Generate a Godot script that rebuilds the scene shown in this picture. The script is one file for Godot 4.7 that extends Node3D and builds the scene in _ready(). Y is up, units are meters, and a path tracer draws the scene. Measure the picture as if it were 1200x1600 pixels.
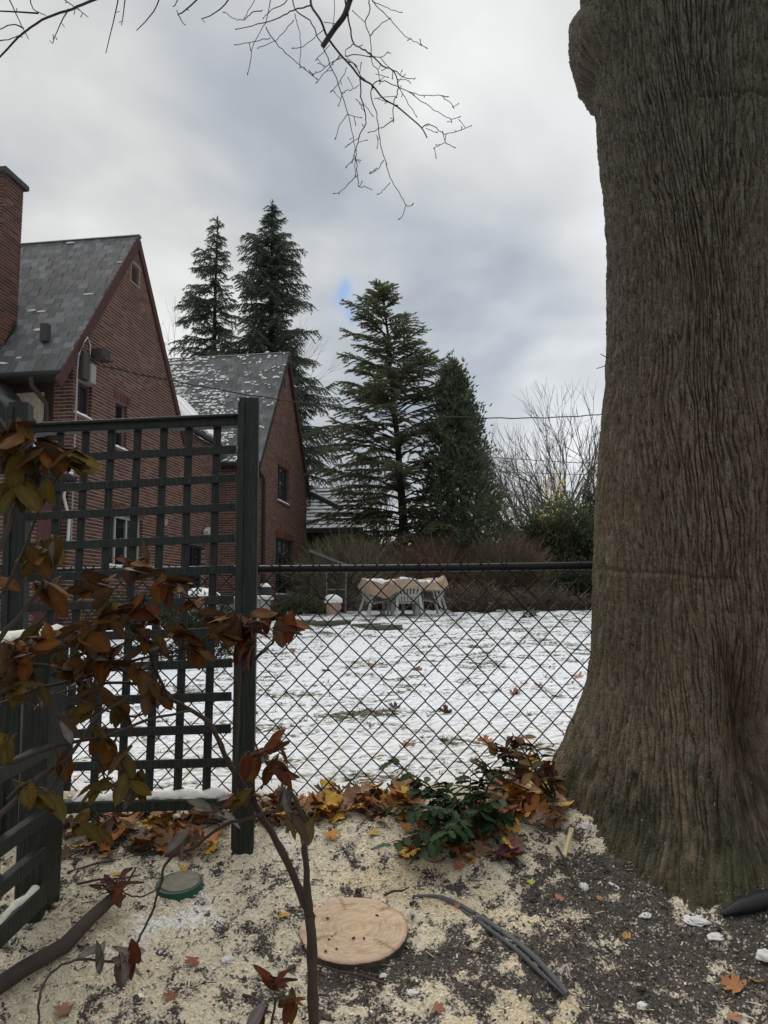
extends Node3D
# A snowy back yard seen past a big street tree: trellis, chain-link fence, brick house, conifers.

const F := 1209.0            # focal length in pixels of a 1200 x 1600 view
var eye := Vector3(0, 1.5, 0)
var look := Basis()
var rng := RandomNumberGenerator.new()
var nz := FastNoiseLite.new()      # smooth noise
var nf := FastNoiseLite.new()      # fractal noise
var nc := FastNoiseLite.new()      # cells
var M := {}

# ------------------------------------------------------------------ mesh builder
class MB:
	var v := PackedVector3Array()
	var n := PackedVector3Array()
	var c := PackedColorArray()
	var uv := PackedVector2Array()
	var ix := PackedInt32Array()
	func vert(p: Vector3, nn: Vector3, col: Color, u := Vector2.ZERO) -> int:
		v.append(p); n.append(nn); c.append(col); uv.append(u)
		return v.size() - 1
	func tri(a: Vector3, b: Vector3, d: Vector3, col: Color) -> void:
		var nn := (b - a).cross(d - a).normalized()
		var k := v.size()
		v.append(a); v.append(b); v.append(d)
		n.append(nn); n.append(nn); n.append(nn)
		c.append(col); c.append(col); c.append(col)
		uv.append(Vector2.ZERO); uv.append(Vector2.RIGHT); uv.append(Vector2.DOWN)
		ix.append(k); ix.append(k + 2); ix.append(k + 1)
	func trin(a: Vector3, b: Vector3, d: Vector3, nn: Vector3, col: Color) -> void:
		var k := v.size()
		v.append(a); v.append(b); v.append(d)
		n.append(nn); n.append(nn); n.append(nn)
		c.append(col); c.append(col); c.append(col)
		uv.append(Vector2.ZERO); uv.append(Vector2.RIGHT); uv.append(Vector2.DOWN)
		ix.append(k); ix.append(k + 2); ix.append(k + 1)
	func quad(a: Vector3, b: Vector3, d: Vector3, e: Vector3, col: Color) -> void:  # counter-clockwise from outside
		var nn := (b - a).cross(e - a).normalized()
		var k := v.size()
		for p in [a, b, d, e]:
			v.append(p); n.append(nn); c.append(col)
		var w := a.distance_to(b)
		var h := a.distance_to(e)
		uv.append(Vector2.ZERO); uv.append(Vector2(w, 0)); uv.append(Vector2(w, h)); uv.append(Vector2(0, h))
		for q in [0, 2, 1, 0, 3, 2]:
			ix.append(k + q)
	func box(t: Transform3D, s: Vector3, col: Color) -> void:
		var h := s / 2
		var p := []
		for k in 8:
			p.append(t * Vector3(h.x if k & 1 else -h.x, h.y if k & 2 else -h.y, h.z if k & 4 else -h.z))
		quad(p[4], p[5], p[7], p[6], col); quad(p[1], p[0], p[2], p[3], col)
		quad(p[5], p[1], p[3], p[7], col); quad(p[0], p[4], p[6], p[2], col)
		quad(p[6], p[7], p[3], p[2], col); quad(p[0], p[1], p[5], p[4], col)
	func abox(lo: Vector3, hi: Vector3, col: Color) -> void:
		box(Transform3D(Basis(), (lo + hi) / 2), hi - lo, col)
	# a sawn timber from a to b, w wide, h along up, edges chamfered
	func beam(a: Vector3, b: Vector3, w: float, h: float, up: Vector3, col: Color, ch := 0.004) -> void:
		var z := (b - a).normalized()
		var x := up.cross(z).normalized()
		var y := z.cross(x).normalized()
		var hw := w / 2
		var hh := h / 2
		var prof := [Vector2(hw, -hh + ch), Vector2(hw, hh - ch), Vector2(hw - ch, hh), Vector2(-hw + ch, hh), Vector2(-hw, hh - ch), Vector2(-hw, -hh + ch), Vector2(-hw + ch, -hh), Vector2(hw - ch, -hh)]
		for k in 8:
			var p: Vector2 = prof[k]
			var q: Vector2 = prof[(k + 1) % 8]
			quad(a + x * p.x + y * p.y, a + x * q.x + y * q.y, b + x * q.x + y * q.y, b + x * p.x + y * p.y, col)
			tri(a, a + x * q.x + y * q.y, a + x * p.x + y * p.y, col)
			tri(b, b + x * p.x + y * p.y, b + x * q.x + y * q.y, col)
	func tube(pts: Array, rad: Array, sides: int, col: Color, cap := true, col2 := Color(-1, 0, 0)) -> void:
		var m := pts.size()
		var last := Vector3.ZERO
		var k0 := v.size()
		var along := 0.0
		for j in m:
			var p: Vector3 = pts[j]
			var d: Vector3
			if j == 0: d = pts[1] - p
			elif j == m - 1: d = p - pts[m - 2]
			else: d = pts[j + 1] - pts[j - 1]
			d = d.normalized()
			if last == Vector3.ZERO:
				last = (Vector3.UP if absf(d.y) < 0.9 else Vector3.RIGHT)
			var x := (last - d * last.dot(d)).normalized()
			last = x
			var y := d.cross(x)
			var r: float = rad[j]
			if j > 0: along += p.distance_to(pts[j - 1])
			var cc := col if col2.r < 0 else col.lerp(col2, float(j) / (m - 1))
			for s in sides:
				var a := TAU * s / sides
				var o := x * cos(a) + y * sin(a)
				v.append(p + o * r); n.append(o); c.append(cc); uv.append(Vector2(float(s) / sides * TAU * 0.1, along))
		for j in m - 1:
			for s in sides:
				var a := k0 + j * sides + s
				var b := k0 + j * sides + (s + 1) % sides
				var e := a + sides
				var f := b + sides
				for q in [a, f, b, a, e, f]:
					ix.append(q)
		if cap:
			for side in 2:
				var j := 0 if side == 0 else m - 1
				var d: Vector3 = (pts[0] - pts[1]) if side == 0 else (pts[m - 1] - pts[m - 2])
				d = d.normalized()
				var k := vert(pts[j], d, col)
				var ring := []
				for s in sides:
					ring.append(vert(v[k0 + j * sides + s], d, col))
				for s in sides:
					var b: int = ring[s]
					var e: int = ring[(s + 1) % sides]
					if side == 0:
						ix.append(k); ix.append(b); ix.append(e)
					else:
						ix.append(k); ix.append(e); ix.append(b)
	func mesh() -> ArrayMesh:
		var am := ArrayMesh.new()
		if v.is_empty(): return am
		var arr := []
		arr.resize(Mesh.ARRAY_MAX)
		arr[Mesh.ARRAY_VERTEX] = v; arr[Mesh.ARRAY_NORMAL] = n; arr[Mesh.ARRAY_COLOR] = c; arr[Mesh.ARRAY_TEX_UV] = uv; arr[Mesh.ARRAY_INDEX] = ix
		am.add_surface_from_arrays(Mesh.PRIMITIVE_TRIANGLES, arr)
		return am
	func smooth_mesh() -> ArrayMesh:   # normals worked out from the shared corners
		var st := SurfaceTool.new()
		st.create_from(mesh(), 0)
		st.generate_normals()
		return st.commit()

# ------------------------------------------------------------------ scene helpers
var taken := {}
func numbered(called: String) -> String:
	var k: int = taken.get(called, 0)
	taken[called] = k + 1
	return called if k == 0 else "%s_%03d" % [called, k]

func put(called: String, m: Mesh, mat: Material, parent: Node = self) -> MeshInstance3D:
	var o := MeshInstance3D.new()
	o.mesh = m
	if m.get_surface_count(): o.set_surface_override_material(0, mat)
	if parent == self:
		o.name = numbered(called)
	else:
		var kids: Dictionary = parent.get_meta("_kids") if parent.has_meta("_kids") else {}
		var k: int = kids.get(called, 0)
		kids[called] = k + 1
		parent.set_meta("_kids", kids)
		o.name = called if k == 0 else "%s_%03d" % [called, k]
	parent.add_child(o, true)
	return o

func tag(o: Node, label: String, category: String, group := "", kind := "") -> Node:
	if label: o.set_meta("label", label)
	if category: o.set_meta("category", category)
	if group: o.set_meta("group", group)
	if kind: o.set_meta("kind", kind)
	return o

func thing(called: String, label: String, category: String, at := Vector3.ZERO, turn := 0.0, group := "") -> Node3D:
	var o := Node3D.new()
	o.name = numbered(called)
	add_child(o)
	o.position = at
	o.rotation.y = turn
	tag(o, label, category, group)
	return o

func many(called: String, m: Mesh, mat: Material, xs: Array, cols: Array, parent: Node) -> MultiMeshInstance3D:
	var mm := MultiMesh.new()
	mm.transform_format = MultiMesh.TRANSFORM_3D
	mm.use_colors = cols.size() > 0
	mm.mesh = m
	mm.instance_count = xs.size()
	for i in xs.size():
		mm.set_instance_transform(i, xs[i])
		if cols.size(): mm.set_instance_color(i, cols[i])
	var o := MultiMeshInstance3D.new()
	o.multimesh = mm
	o.material_override = mat
	o.name = numbered(called) if parent == self else called
	o.set_meta("kind", "stuff")
	parent.add_child(o, true)
	return o

func ray(px: float, py: float) -> Vector3:
	return look * Vector3((px - 600.0) / F, (800.0 - py) / F, -1.0)
func spot(px: float, py: float, depth: float) -> Vector3:
	return eye + ray(px, py) * depth
func at_z(px: float, py: float, z: float) -> Vector3:
	var r := ray(px, py)
	return eye + r * (z / r.z)
func ground_at(px: float, py: float) -> Vector3:
	var r := ray(px, py)
	var t := 0.8
	while t < 60.0:
		var p := eye + r * t
		if p.y < H(p.x, p.z): break
		t += 0.02 * maxf(1.0, t * 0.3)
	var p2 := eye + r * t
	return Vector3(p2.x, H(p2.x, p2.z), p2.z)

func rnd(a: float, b: float) -> float:
	return rng.randf_range(a, b)
func rcol(c: Color, s: float) -> Color:
	var k := 1.0 + rnd(-s, s)
	return Color(c.r * k * (1 + rnd(-s, s) * 0.3), c.g * k, c.b * k * (1 + rnd(-s, s) * 0.3))

# height of the ground: the bed climbs to the fence, the lawn goes on more gently
func H(x: float, z: float) -> float:
	var d := -z
	var y := 0.0
	if d < 0.4: y = 0.0
	elif d < 3.4: y = 0.205 * d - 0.012 * exp(-(d - 0.4) * 3.0)
	else: y = 0.697 + 0.0325 * (minf(d, 19.0) - 3.4) + 0.02 * (clampf(d, 19.0, 27.0) - 19.0)
	if d > 3.0 and d < 4.2:
		var t := smoothstep(3.0, 4.2, d)
		y = lerpf(0.205 * d, 0.697 + 0.0325 * (d - 3.4), smoothstep(0.0, 0.55, t))
	y += nz.get_noise_2d(x * 1.6, z * 1.6) * 0.03 * smoothstep(0.5, 1.5, d)
	y += nf.get_noise_2d(x * 9.0, z * 9.0) * 0.016
	if d < 3.6: y += nf.get_noise_2d(x * 30.0 + 50.0, z * 30.0) * 0.014
	var tr := Vector2(x - 1.42, z + 3.35).length()      # soil mounds up round the big tree
	y += 0.10 * exp(-pow(tr / 0.95, 4.0))
	var sr := Vector2(x + 0.107, z + 2.49).length()     # the stump sits in a shallow scrape
	y -= 0.030 * exp(-pow(sr / 0.26, 4.0))
	return y

# ------------------------------------------------------------------ materials
func noise_tex(noise: FastNoiseLite, size: int, ramp := PackedColorArray()) -> Texture2D:
	var im := noise.get_seamless_image(size, size)
	return ImageTexture.create_from_image(im)

func mk(called: String, rough := 0.9, col := Color.WHITE, vc := true) -> StandardMaterial3D:
	var m := StandardMaterial3D.new()
	m.resource_name = called
	m.albedo_color = col.linear_to_srgb()
	m.vertex_color_use_as_albedo = vc
	m.roughness = rough
	m.metallic_specular = 0.4
	M[called] = m
	return m

func bumped(m: StandardMaterial3D, t: Texture2D, cm: float, scale: float) -> void:
	m.heightmap_enabled = true
	m.heightmap_texture = t
	m.heightmap_scale = cm
	m.uv1_triplanar = true
	m.uv1_scale = Vector3.ONE * scale

func materials() -> void:
	var g := FastNoiseLite.new()
	g.seed = 5; g.frequency = 0.03; g.fractal_octaves = 5
	var grain := noise_tex(g, 512)
	mk("plain", 0.9)
	bumped(mk("rough", 0.95), grain, 0.6, 1.3)
	bumped(mk("brick", 0.92), grain, 0.5, 2.5)
	bumped(mk("slate", 0.55), grain, 0.4, 1.5)
	mk("leaf", 0.7)
	M.leaf.metallic_specular = 0.16
	M.leaf.backlight_enabled = true
	M.leaf.backlight = Color(0.4, 0.4, 0.4)
	mk("needle", 0.75)
	M.needle.backlight_enabled = true
	M.needle.backlight = Color(1.0, 1.0, 1.0)
	mk("dryleaf", 0.7)
	M.dryleaf.backlight_enabled = true
	M.dryleaf.backlight = Color(0.25, 0.25, 0.25)
	mk("twig", 0.85)
	bumped(mk("paint", 0.5), grain, 0.25, 4.0)
	var mt := FastNoiseLite.new()                 # weathering: slow stains with fine grit
	mt.seed = 77; mt.frequency = 0.012; mt.fractal_octaves = 6; mt.fractal_gain = 0.62
	var mi := mt.get_seamless_image(512, 512)
	mi.convert(Image.FORMAT_RGB8)
	mi.adjust_bcs(1.0, 0.14, 1.0)
	mi.adjust_bcs(1.85, 1.0, 1.0)
	var mottle := ImageTexture.create_from_image(mi)
	for k in [["paint", 1.0], ["brick", 0.45], ["slate", 0.7], ["rough", 0.9]]:
		M[k[0]].albedo_texture = mottle
		M[k[0]].albedo_color = Color(1.0, 1.0, 1.0)
	var m2 := mt.get_seamless_image(512, 512)
	m2.convert(Image.FORMAT_RGB8)
	m2.adjust_bcs(1.0, 0.42, 1.0)
	m2.adjust_bcs(1.6, 1.0, 1.0)
	M.paint.albedo_texture = ImageTexture.create_from_image(m2)
	var pw := FastNoiseLite.new()                 # brushed paint over wood grain
	pw.seed = 9; pw.frequency = 0.02; pw.fractal_octaves = 4
	M.paint.uv1_scale = Vector3(9, 0.8, 9)
	mk("iron", 0.45)
	M.iron.metallic_specular = 0.3
	bumped(mk("snow", 0.85), grain, 1.2, 1.4)
	M.snow.subsurf_scatter_enabled = true
	M.snow.subsurf_scatter_strength = 0.1
	mk("glass", 0.06)
	M.glass.metallic_specular = 0.6
	bumped(mk("cloth", 0.8), grain, 0.5, 1.0)
	mk("plastic", 0.4)

# ------------------------------------------------------------------ start
func _ready() -> void:
	rng.seed = 20231
	nz.seed = 3; nz.noise_type = FastNoiseLite.TYPE_SIMPLEX_SMOOTH; nz.frequency = 1.0; nz.fractal_type = FastNoiseLite.FRACTAL_NONE
	nf.seed = 8; nf.noise_type = FastNoiseLite.TYPE_SIMPLEX_SMOOTH; nf.frequency = 1.0; nf.fractal_type = FastNoiseLite.FRACTAL_FBM; nf.fractal_octaves = 4
	nc.seed = 11; nc.noise_type = FastNoiseLite.TYPE_CELLULAR; nc.frequency = 1.0; nc.fractal_type = FastNoiseLite.FRACTAL_NONE
	nc.cellular_return_type = FastNoiseLite.RETURN_DISTANCE2_SUB; nc.cellular_jitter = 0.9
	# camera
	var cam := Camera3D.new()
	cam.name = "camera"
	cam.position = eye
	cam.rotation_degrees = Vector3(6.8, 0, -0.6)
	cam.fov = rad_to_deg(2.0 * atan(800.0 / F))
	cam.near = 0.05
	cam.far = 900.0
	add_child(cam)
	look = Basis.from_euler(Vector3(deg_to_rad(6.8), 0, deg_to_rad(-0.6)))
	# sky and exposure
	var env := Environment.new()
	env.background_mode = Environment.BG_SKY
	env.sky = Sky.new()
	var sm := PanoramaSkyMaterial.new()
	sm.panorama = sky_picture()
	sm.energy_multiplier = 1.0
	env.sky.sky_material = sm
	env.tonemap_mode = Environment.TONE_MAPPER_LINEAR
	env.tonemap_exposure = 1.4
	env.sdfgi_enabled = true
	env.ssao_enabled = true
	env.ssil_enabled = true
	var we := WorldEnvironment.new()
	we.name = "world_environment"
	we.environment = env
	add_child(we)
	# the veiled winter sun, ahead and to one side behind the cloud
	var sun := DirectionalLight3D.new()
	sun.name = "sun"
	sun.light_energy = 0.45
	sun.light_color = Color(1.0, 0.97, 0.93)
	sun.light_angular_distance = 40.0
	sun.shadow_enabled = true
	add_child(sun)
	var az := deg_to_rad(-24.0)
	var el := deg_to_rad(46.0)
	sun.look_at_from_position(Vector3.ZERO, -Vector3(sin(az) * cos(el), sin(el), -cos(az) * cos(el)), Vector3.UP)
	materials()
	for f in [terrain, house, far_garage, conifers, background_plants, big_tree, fence, trellises, patio, near_things, ground_leaves, holly, brown_shrub, wires]:
		f.call()

# ------------------------------------------------------------------ sky
func sky_picture() -> Texture2D:
	var w := 2048
	var h := 1024
	var im := Image.create(w, h, false, Image.FORMAT_RGBF)
	var fb := FastNoiseLite.new()
	fb.seed = 21; fb.noise_type = FastNoiseLite.TYPE_SIMPLEX_SMOOTH; fb.frequency = 1.0; fb.fractal_octaves = 5; fb.fractal_gain = 0.48
	# [px, py, size, strength] of brighter and darker masses of cloud
	var spots := []
	for s in [[265, 560, 0.12, 0.22], [480, 700, 0.16, 0.08], [680, 110, 0.09, 0.14], [930, 330, 0.14, 0.20], [880, 690, 0.10, 0.30], [900, 120, 0.12, 0.08], [640, 560, 0.13, -0.10], [820, 500, 0.10, -0.10], [480, 150, 0.16, -0.07], [330, 200, 0.14, -0.05], [110, 330, 0.12, 0.03], [590, 330, 0.1, 0.05], [1050, 250, 0.12, 0.1]]:
		spots.append([ray(s[0], s[1]).normalized(), s[2], s[3]])
	var low_blue := ray(800, 560).normalized()
	var hole := ray(543, 472).normalized()
	var hx := look * Vector3(1, 0, 0)
	var ahead := ray(600, 800).normalized()
	var ground := Color(0.34, 0.36, 0.37)
	for y in h:
		var po := PI * (y + 0.5) / h
		var sy := cos(po)
		var ch := sin(po)
		if sy < -0.02:
			im.fill_rect(Rect2i(0, y, w, h - y), ground)
			break
		var rise := 0.36 * smoothstep(0.55, 0.98, sy)
		for x in w:
			var a := TAU * (x + 0.5) / w
			var d := Vector3(sin(a) * ch, sy, -cos(a) * ch)
			var q := d / (absf(sy) + 0.35)
			var m := fb.get_noise_3d(q.x * 1.1, q.y * 1.1 + 3.0, q.z * 1.1)
			var wq := q + Vector3(m, 0, -m) * 0.12
			var m2 := fb.get_noise_3d(wq.x * 2.7 + 9.0, wq.y * 2.7, wq.z * 2.7)
			var m3 := fb.get_noise_3d(wq.x * 8.0 + 4.0, wq.y * 8.0, wq.z * 8.0)
			var lum := 0.435 + m * 0.17 + m2 * 0.13 + m3 * 0.055 * (0.6 + m2) + rise
			var blue := 0.0
			if d.dot(ahead) > 0.55:
				for s in spots:
					var dd: float = d.distance_squared_to(s[0]) / (s[1] * s[1])
					if dd < 7.0: lum += s[2] * 0.75 * exp(-dd)
				blue = 0.16 * exp(-d.distance_squared_to(low_blue) / 0.045)
			blue += clampf((0.44 - lum) * 2.0, -0.1, 0.3)
			var col := Color(lum * (0.965 - blue * 0.30), lum * (1.0 - blue * 0.08), lum * (1.035 + blue * 0.28))
			if sy > 0.1 and d.dot(hole) > 0.99:
				var e := d - hole
				var ex := e.dot(hx)
				var ey := (e - hx * ex).length() * (1.0 if e.y > 0 else -1.0)
				var k := exp(-(pow(ex / 0.015, 2.0) + pow(ey / 0.022, 2.0)) + fb.get_noise_3d(d.x * 26, d.y * 26, d.z * 26) * 2.6 - 0.35)
				col = col.lerp(Color(0.19, 0.33, 0.60), clampf(k * 0.7, 0, 0.7))
			im.set_pixel(x, y, col)
	return ImageTexture.create_from_image(im)

# ------------------------------------------------------------------ ground
func sheet(x0: float, x1: float, z0: float, z1: float, n: int, m: int, drop := 0.0) -> ArrayMesh:
	var b := MB.new()
	for j in m + 1:
		var z := lerpf(z0, z1, float(j) / m)
		for i in n + 1:
			var x := lerpf(x0, x1, float(i) / n)
			b.vert(Vector3(x, H(x, z) - drop, z), Vector3.UP, Color.WHITE, Vector2(float(i) / n, float(j) / m))
	for j in m:
		for i in n:
			var a := j * (n + 1) + i
			for q in [a, a + n + 1, a + 1, a + 1, a + n + 1, a + n + 2]:
				b.ix.append(q)
	return b.smooth_mesh()

func palette(base: Color, spread: float, n := 32) -> PackedByteArray:
	var out := PackedByteArray()
	for i in n:
		var k := 1.0 + rnd(-spread, spread)
		var w := rnd(-0.08, 0.08)
		var c := Color(clampf(base.r * k * (1 + w), 0, 1), clampf(base.g * k, 0, 1), clampf(base.b * k * (1 - w), 0, 1)).linear_to_srgb()
		out.append(int(c.r * 255)); out.append(int(c.g * 255)); out.append(int(c.b * 255))
	return out

var bed_kind := PackedByteArray()   # what lies where on the bed: 0 mulch, 1 sawdust, 2 snow
const BX0 := -2.8
const BX1 := 2.8
const BZ0 := -0.65
const BZ1 := -3.62
const BW := 2048
const BH := 1024

func noise_bytes(kind: int, sd: int, freq: float, w: int, h: int, oct := 3, cell := FastNoiseLite.RETURN_CELL_VALUE) -> PackedByteArray:
	var g := FastNoiseLite.new()
	g.noise_type = kind
	g.seed = sd
	g.frequency = freq
	g.fractal_octaves = oct
	if kind == FastNoiseLite.TYPE_CELLULAR:
		g.fractal_type = FastNoiseLite.FRACTAL_NONE
		g.cellular_return_type = cell
	var im := g.get_image(w, h)
	im.convert(Image.FORMAT_L8)
	return im.get_data()

func bed_picture() -> Texture2D:
	# where the mulch shows through, where the saw threw its dust, where snow lies
	var lw := 256
	var lh := 128
	var low := Image.create(lw, lh, false, Image.FORMAT_L8)
	var lows := Image.create(lw, lh, false, Image.FORMAT_L8)
	var lowg := Image.create(lw, lh, false, Image.FORMAT_L8)
	var dark := []
	for s in [[960, 1400, .30, .9], [900, 1530, .22, .7], [1060, 1470, .26, .8], [590, 1530, .17, .9], [510, 1500, .09, .8], [690, 1490, .12, .8], [640, 1590, .14, .6], [1010, 1580, .2, .8], [870, 1400, .14, .7], [1150, 1400, .2, .5], [440, 1450, .09, .6], [330, 1350, .12, .25], [230, 1590, .12, .5], [430, 1560, .1, .5], [1180, 1560, .15, .4], [760, 1530, .12, .5], [150, 1340, .15, .5], [120, 1300, .2, .6], [560, 1330, .2, .18], [1100, 1390, .3, .5]]:
		dark.append([ground_at(s[0], s[1]), s[2], s[3]])
	var snowy := []
	for s in [[300, 1400, .14, .5], [240, 1450, .10, .6], [310, 1440, .08, .7], [420, 1330, .12, .3], [180, 1500, .1, .4], [470, 1310, .2, .25], [330, 1290, .2, .4], [600, 1300, .25, .2], [230, 1560, .1, .4]]:
		snowy.append([ground_at(s[0], s[1]), s[2], s[3]])
	var gold := []
	for s in [[880, 1580, .16, 1.0], [820, 1440, .16, .8], [640, 1370, .16, .8], [790, 1590, .12, .8], [560, 1380, .12, .6], [220, 1540, .14, .5], [760, 1590, .12, .7], [700, 1400, .12, .6]]:
		gold.append([ground_at(s[0], s[1]), s[2], s[3]])
	for j in lh:
		var z := lerpf(BZ0, BZ1, (j + 0.5) / lh)
		for i in lw:
			var x := lerpf(BX0, BX1, (i + 0.5) / lw)
			var d := 0.0
			for s in dark: d += s[2] * exp(-(Vector2(x - s[0].x, z - s[0].z).length_squared()) / (s[1] * s[1]))
			d = minf(d * 0.58, 0.64) + nf.get_noise_2d(x * 4.2, z * 4.2) * 0.40 - 0.09
			if z < -3.25: d -= 0.3
			low.set_pixel(i, j, Color(clampf(d * 0.5 + 0.25, 0, 1), 0, 0))
			var sn := 0.0
			for s in snowy: sn += s[2] * exp(-(Vector2(x - s[0].x, z - s[0].z).length_squared()) / (s[1] * s[1]))
			lows.set_pixel(i, j, Color(clampf(sn * 0.7 + smoothstep(-3.30, -3.58, z) * 0.8, 0, 1), 0, 0))
			var go := 0.0
			for s in gold: go += s[2] * exp(-(Vector2(x - s[0].x, z - s[0].z).length_squared()) / (s[1] * s[1]))
			lowg.set_pixel(i, j, Color(clampf(go, 0, 1), 0, 0))
	for im in [low, lows, lowg]:
		im.resize(BW, BH, Image.INTERPOLATE_CUBIC)
	var dk := low.get_data()
	var sw := lows.get_data()
	var gd := lowg.get_data()
	var cells := noise_bytes(FastNoiseLite.TYPE_CELLULAR, 4, 0.62, BW, BH)
	var cells2 := noise_bytes(FastNoiseLite.TYPE_CELLULAR, 14, 0.16, BW, BH)
	var clump := noise_bytes(FastNoiseLite.TYPE_SIMPLEX_SMOOTH, 6, 0.022, BW, BH, 5)
	var pale := palette(Color(0.60, 0.53, 0.395), 0.34)
	var dirty := palette(Color(0.38, 0.34, 0.275), 0.5)
	var honey := palette(Color(0.62, 0.50, 0.33), 0.3)
	var soil := palette(Color(0.064, 0.056, 0.049), 0.7)
	var white := palette(Color(0.80, 0.81, 0.83), 0.10)
	var out := PackedByteArray()
	out.resize(BW * BH * 3)
	bed_kind.resize(BW * BH)
	for i in BW * BH:
		var c: int = cells[i]
		var cl: int = clump[i]
		var p: int = dk[i] * 2 - 128 + (cl - 128) * 5 / 4 + (cells2[i] - 128) / 3   # darkness of this spot
		var k := (c * 7 + cl) % 32 * 3
		var o := i * 3
		if sw[i] + (cl - 128) / 2 > 120 + (c - 128) / 2:
			out[o] = white[k]; out[o + 1] = white[k + 1]; out[o + 2] = white[k + 2]
			bed_kind[i] = 2
		elif 128 + (c - 128) * 2 / 5 > 62 + p or c > 240:
			if 128 + (c - 128) * 2 / 5 < 112 + p and cells2[i] < 205:
				out[o] = dirty[k]; out[o + 1] = dirty[k + 1]; out[o + 2] = dirty[k + 2]
				continue
			if gd[i] > (c + cl * 3) % 200 + 30:
				out[o] = honey[k]; out[o + 1] = honey[k + 1]; out[o + 2] = honey[k + 2]
			else:
				out[o] = pale[k]; out[o + 1] = pale[k + 1]; out[o + 2] = pale[k + 2]
			bed_kind[i] = 1
		else:
			out[o] = soil[k]; out[o + 1] = soil[k + 1]; out[o + 2] = soil[k + 2]
	return ImageTexture.create_from_image(Image.create_from_data(BW, BH, false, Image.FORMAT_RGB8, out))

func bed_at(x: float, z: float) -> int:
	var i := int((x - BX0) / (BX1 - BX0) * BW)
	var j := int((z - BZ0) / (BZ1 - BZ0) * BH)
	if i < 0 or j < 0 or i >= BW or j >= BH: return 0
	return bed_kind[j * BW + i]

const LX0 := -12.0
const LX1 := 12.0
const LZ0 := -3.62
const LZ1 := -24.0
func lawn_picture() -> Texture2D:
	var w := 2048
	var h := 2048
	var g := FastNoiseLite.new()
	g.seed = 31; g.frequency = 0.045; g.fractal_octaves = 4
	var st := g.get_image(700, h)
	st.convert(Image.FORMAT_L8)
	st.resize(w, h, Image.INTERPOLATE_CUBIC)
	var streak := st.get_data()
	var fine := noise_bytes(FastNoiseLite.TYPE_SIMPLEX_SMOOTH, 33, 0.22, w, h, 2)
	var broad := noise_bytes(FastNoiseLite.TYPE_SIMPLEX_SMOOTH, 34, 0.006, w, h, 3)
	var cells := noise_bytes(FastNoiseLite.TYPE_CELLULAR, 35, 0.5, w, h)
	var white := palette(Color(0.725, 0.76, 0.815), 0.08)
	var dusty := palette(Color(0.68, 0.65, 0.57), 0.12)
	var grass := palette(Color(0.10, 0.11, 0.07), 0.5)
	var earth := palette(Color(0.14, 0.11, 0.08), 0.5)
	var out := PackedByteArray()
	out.resize(w * h * 3)
	for j in h:
		var z := lerpf(LZ0, LZ1, (j + 0.5) / h)
		var near := int(clampf(1.0 - (-z - 3.45) / 2.4, 0.0, 1.0) * 130.0)
		var far := int(clampf((-z - 7.0) / 8.0, 0.0, 1.0) * 26.0)
		for i in w:
			var k := j * w + i
			var f: int = fine[k]
			var q: int = streak[k] + (f - 128) * 2 / 3 + (broad[k] - 128) / 2 + far
			var c := (cells[k] * 5 + f) % 32 * 3
			var o := k * 3
			if q > 199:
				var pal := grass if (cells[k] & 3) != 0 else earth
				out[o] = pal[c]; out[o + 1] = pal[c + 1]; out[o + 2] = pal[c + 2]
			elif q > 184 and f > 110:
				out[o] = 150; out[o + 1] = 152; out[o + 2] = 146
			elif q > 164 and f > 124:
				out[o] = 190; out[o + 1] = 195; out[o + 2] = 198
			elif cells[k] < near:
				out[o] = dusty[c]; out[o + 1] = dusty[c + 1]; out[o + 2] = dusty[c + 2]
			else:
				out[o] = white[c]; out[o + 1] = white[c + 1]; out[o + 2] = white[c + 2]
	lawn_streak = out
	return ImageTexture.create_from_image(Image.create_from_data(w, h, false, Image.FORMAT_RGB8, out))
var lawn_streak := PackedByteArray()

func blob(sides := 8, rings := 3, rough := 0.25) -> ArrayMesh:   # a small lump, flat below
	var b := MB.new()
	b.vert(Vector3(0, 1.0, 0), Vector3.UP, Color.WHITE)
	for r in rings:
		var a := PI / 2 * (r + 1) / rings
		for s in sides:
			var t := TAU * s / sides
			var k := 1.0 + rnd(-rough, rough)
			b.vert(Vector3(cos(t) * sin(a) * k, cos(a) - (0.15 if r == rings - 1 else 0.0), sin(t) * sin(a) * k), Vector3.UP, Color.WHITE)
	for s in sides:
		var e := (s + 1) % sides
		for q in [0, 1 + s, 1 + e]: b.ix.append(q)
		for r in rings - 1:
			var p := 1 + r * sides
			for q in [p + s, p + sides + s, p + e, p + e, p + sides + s, p + sides + e]: b.ix.append(q)
	return b.smooth_mesh()

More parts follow.
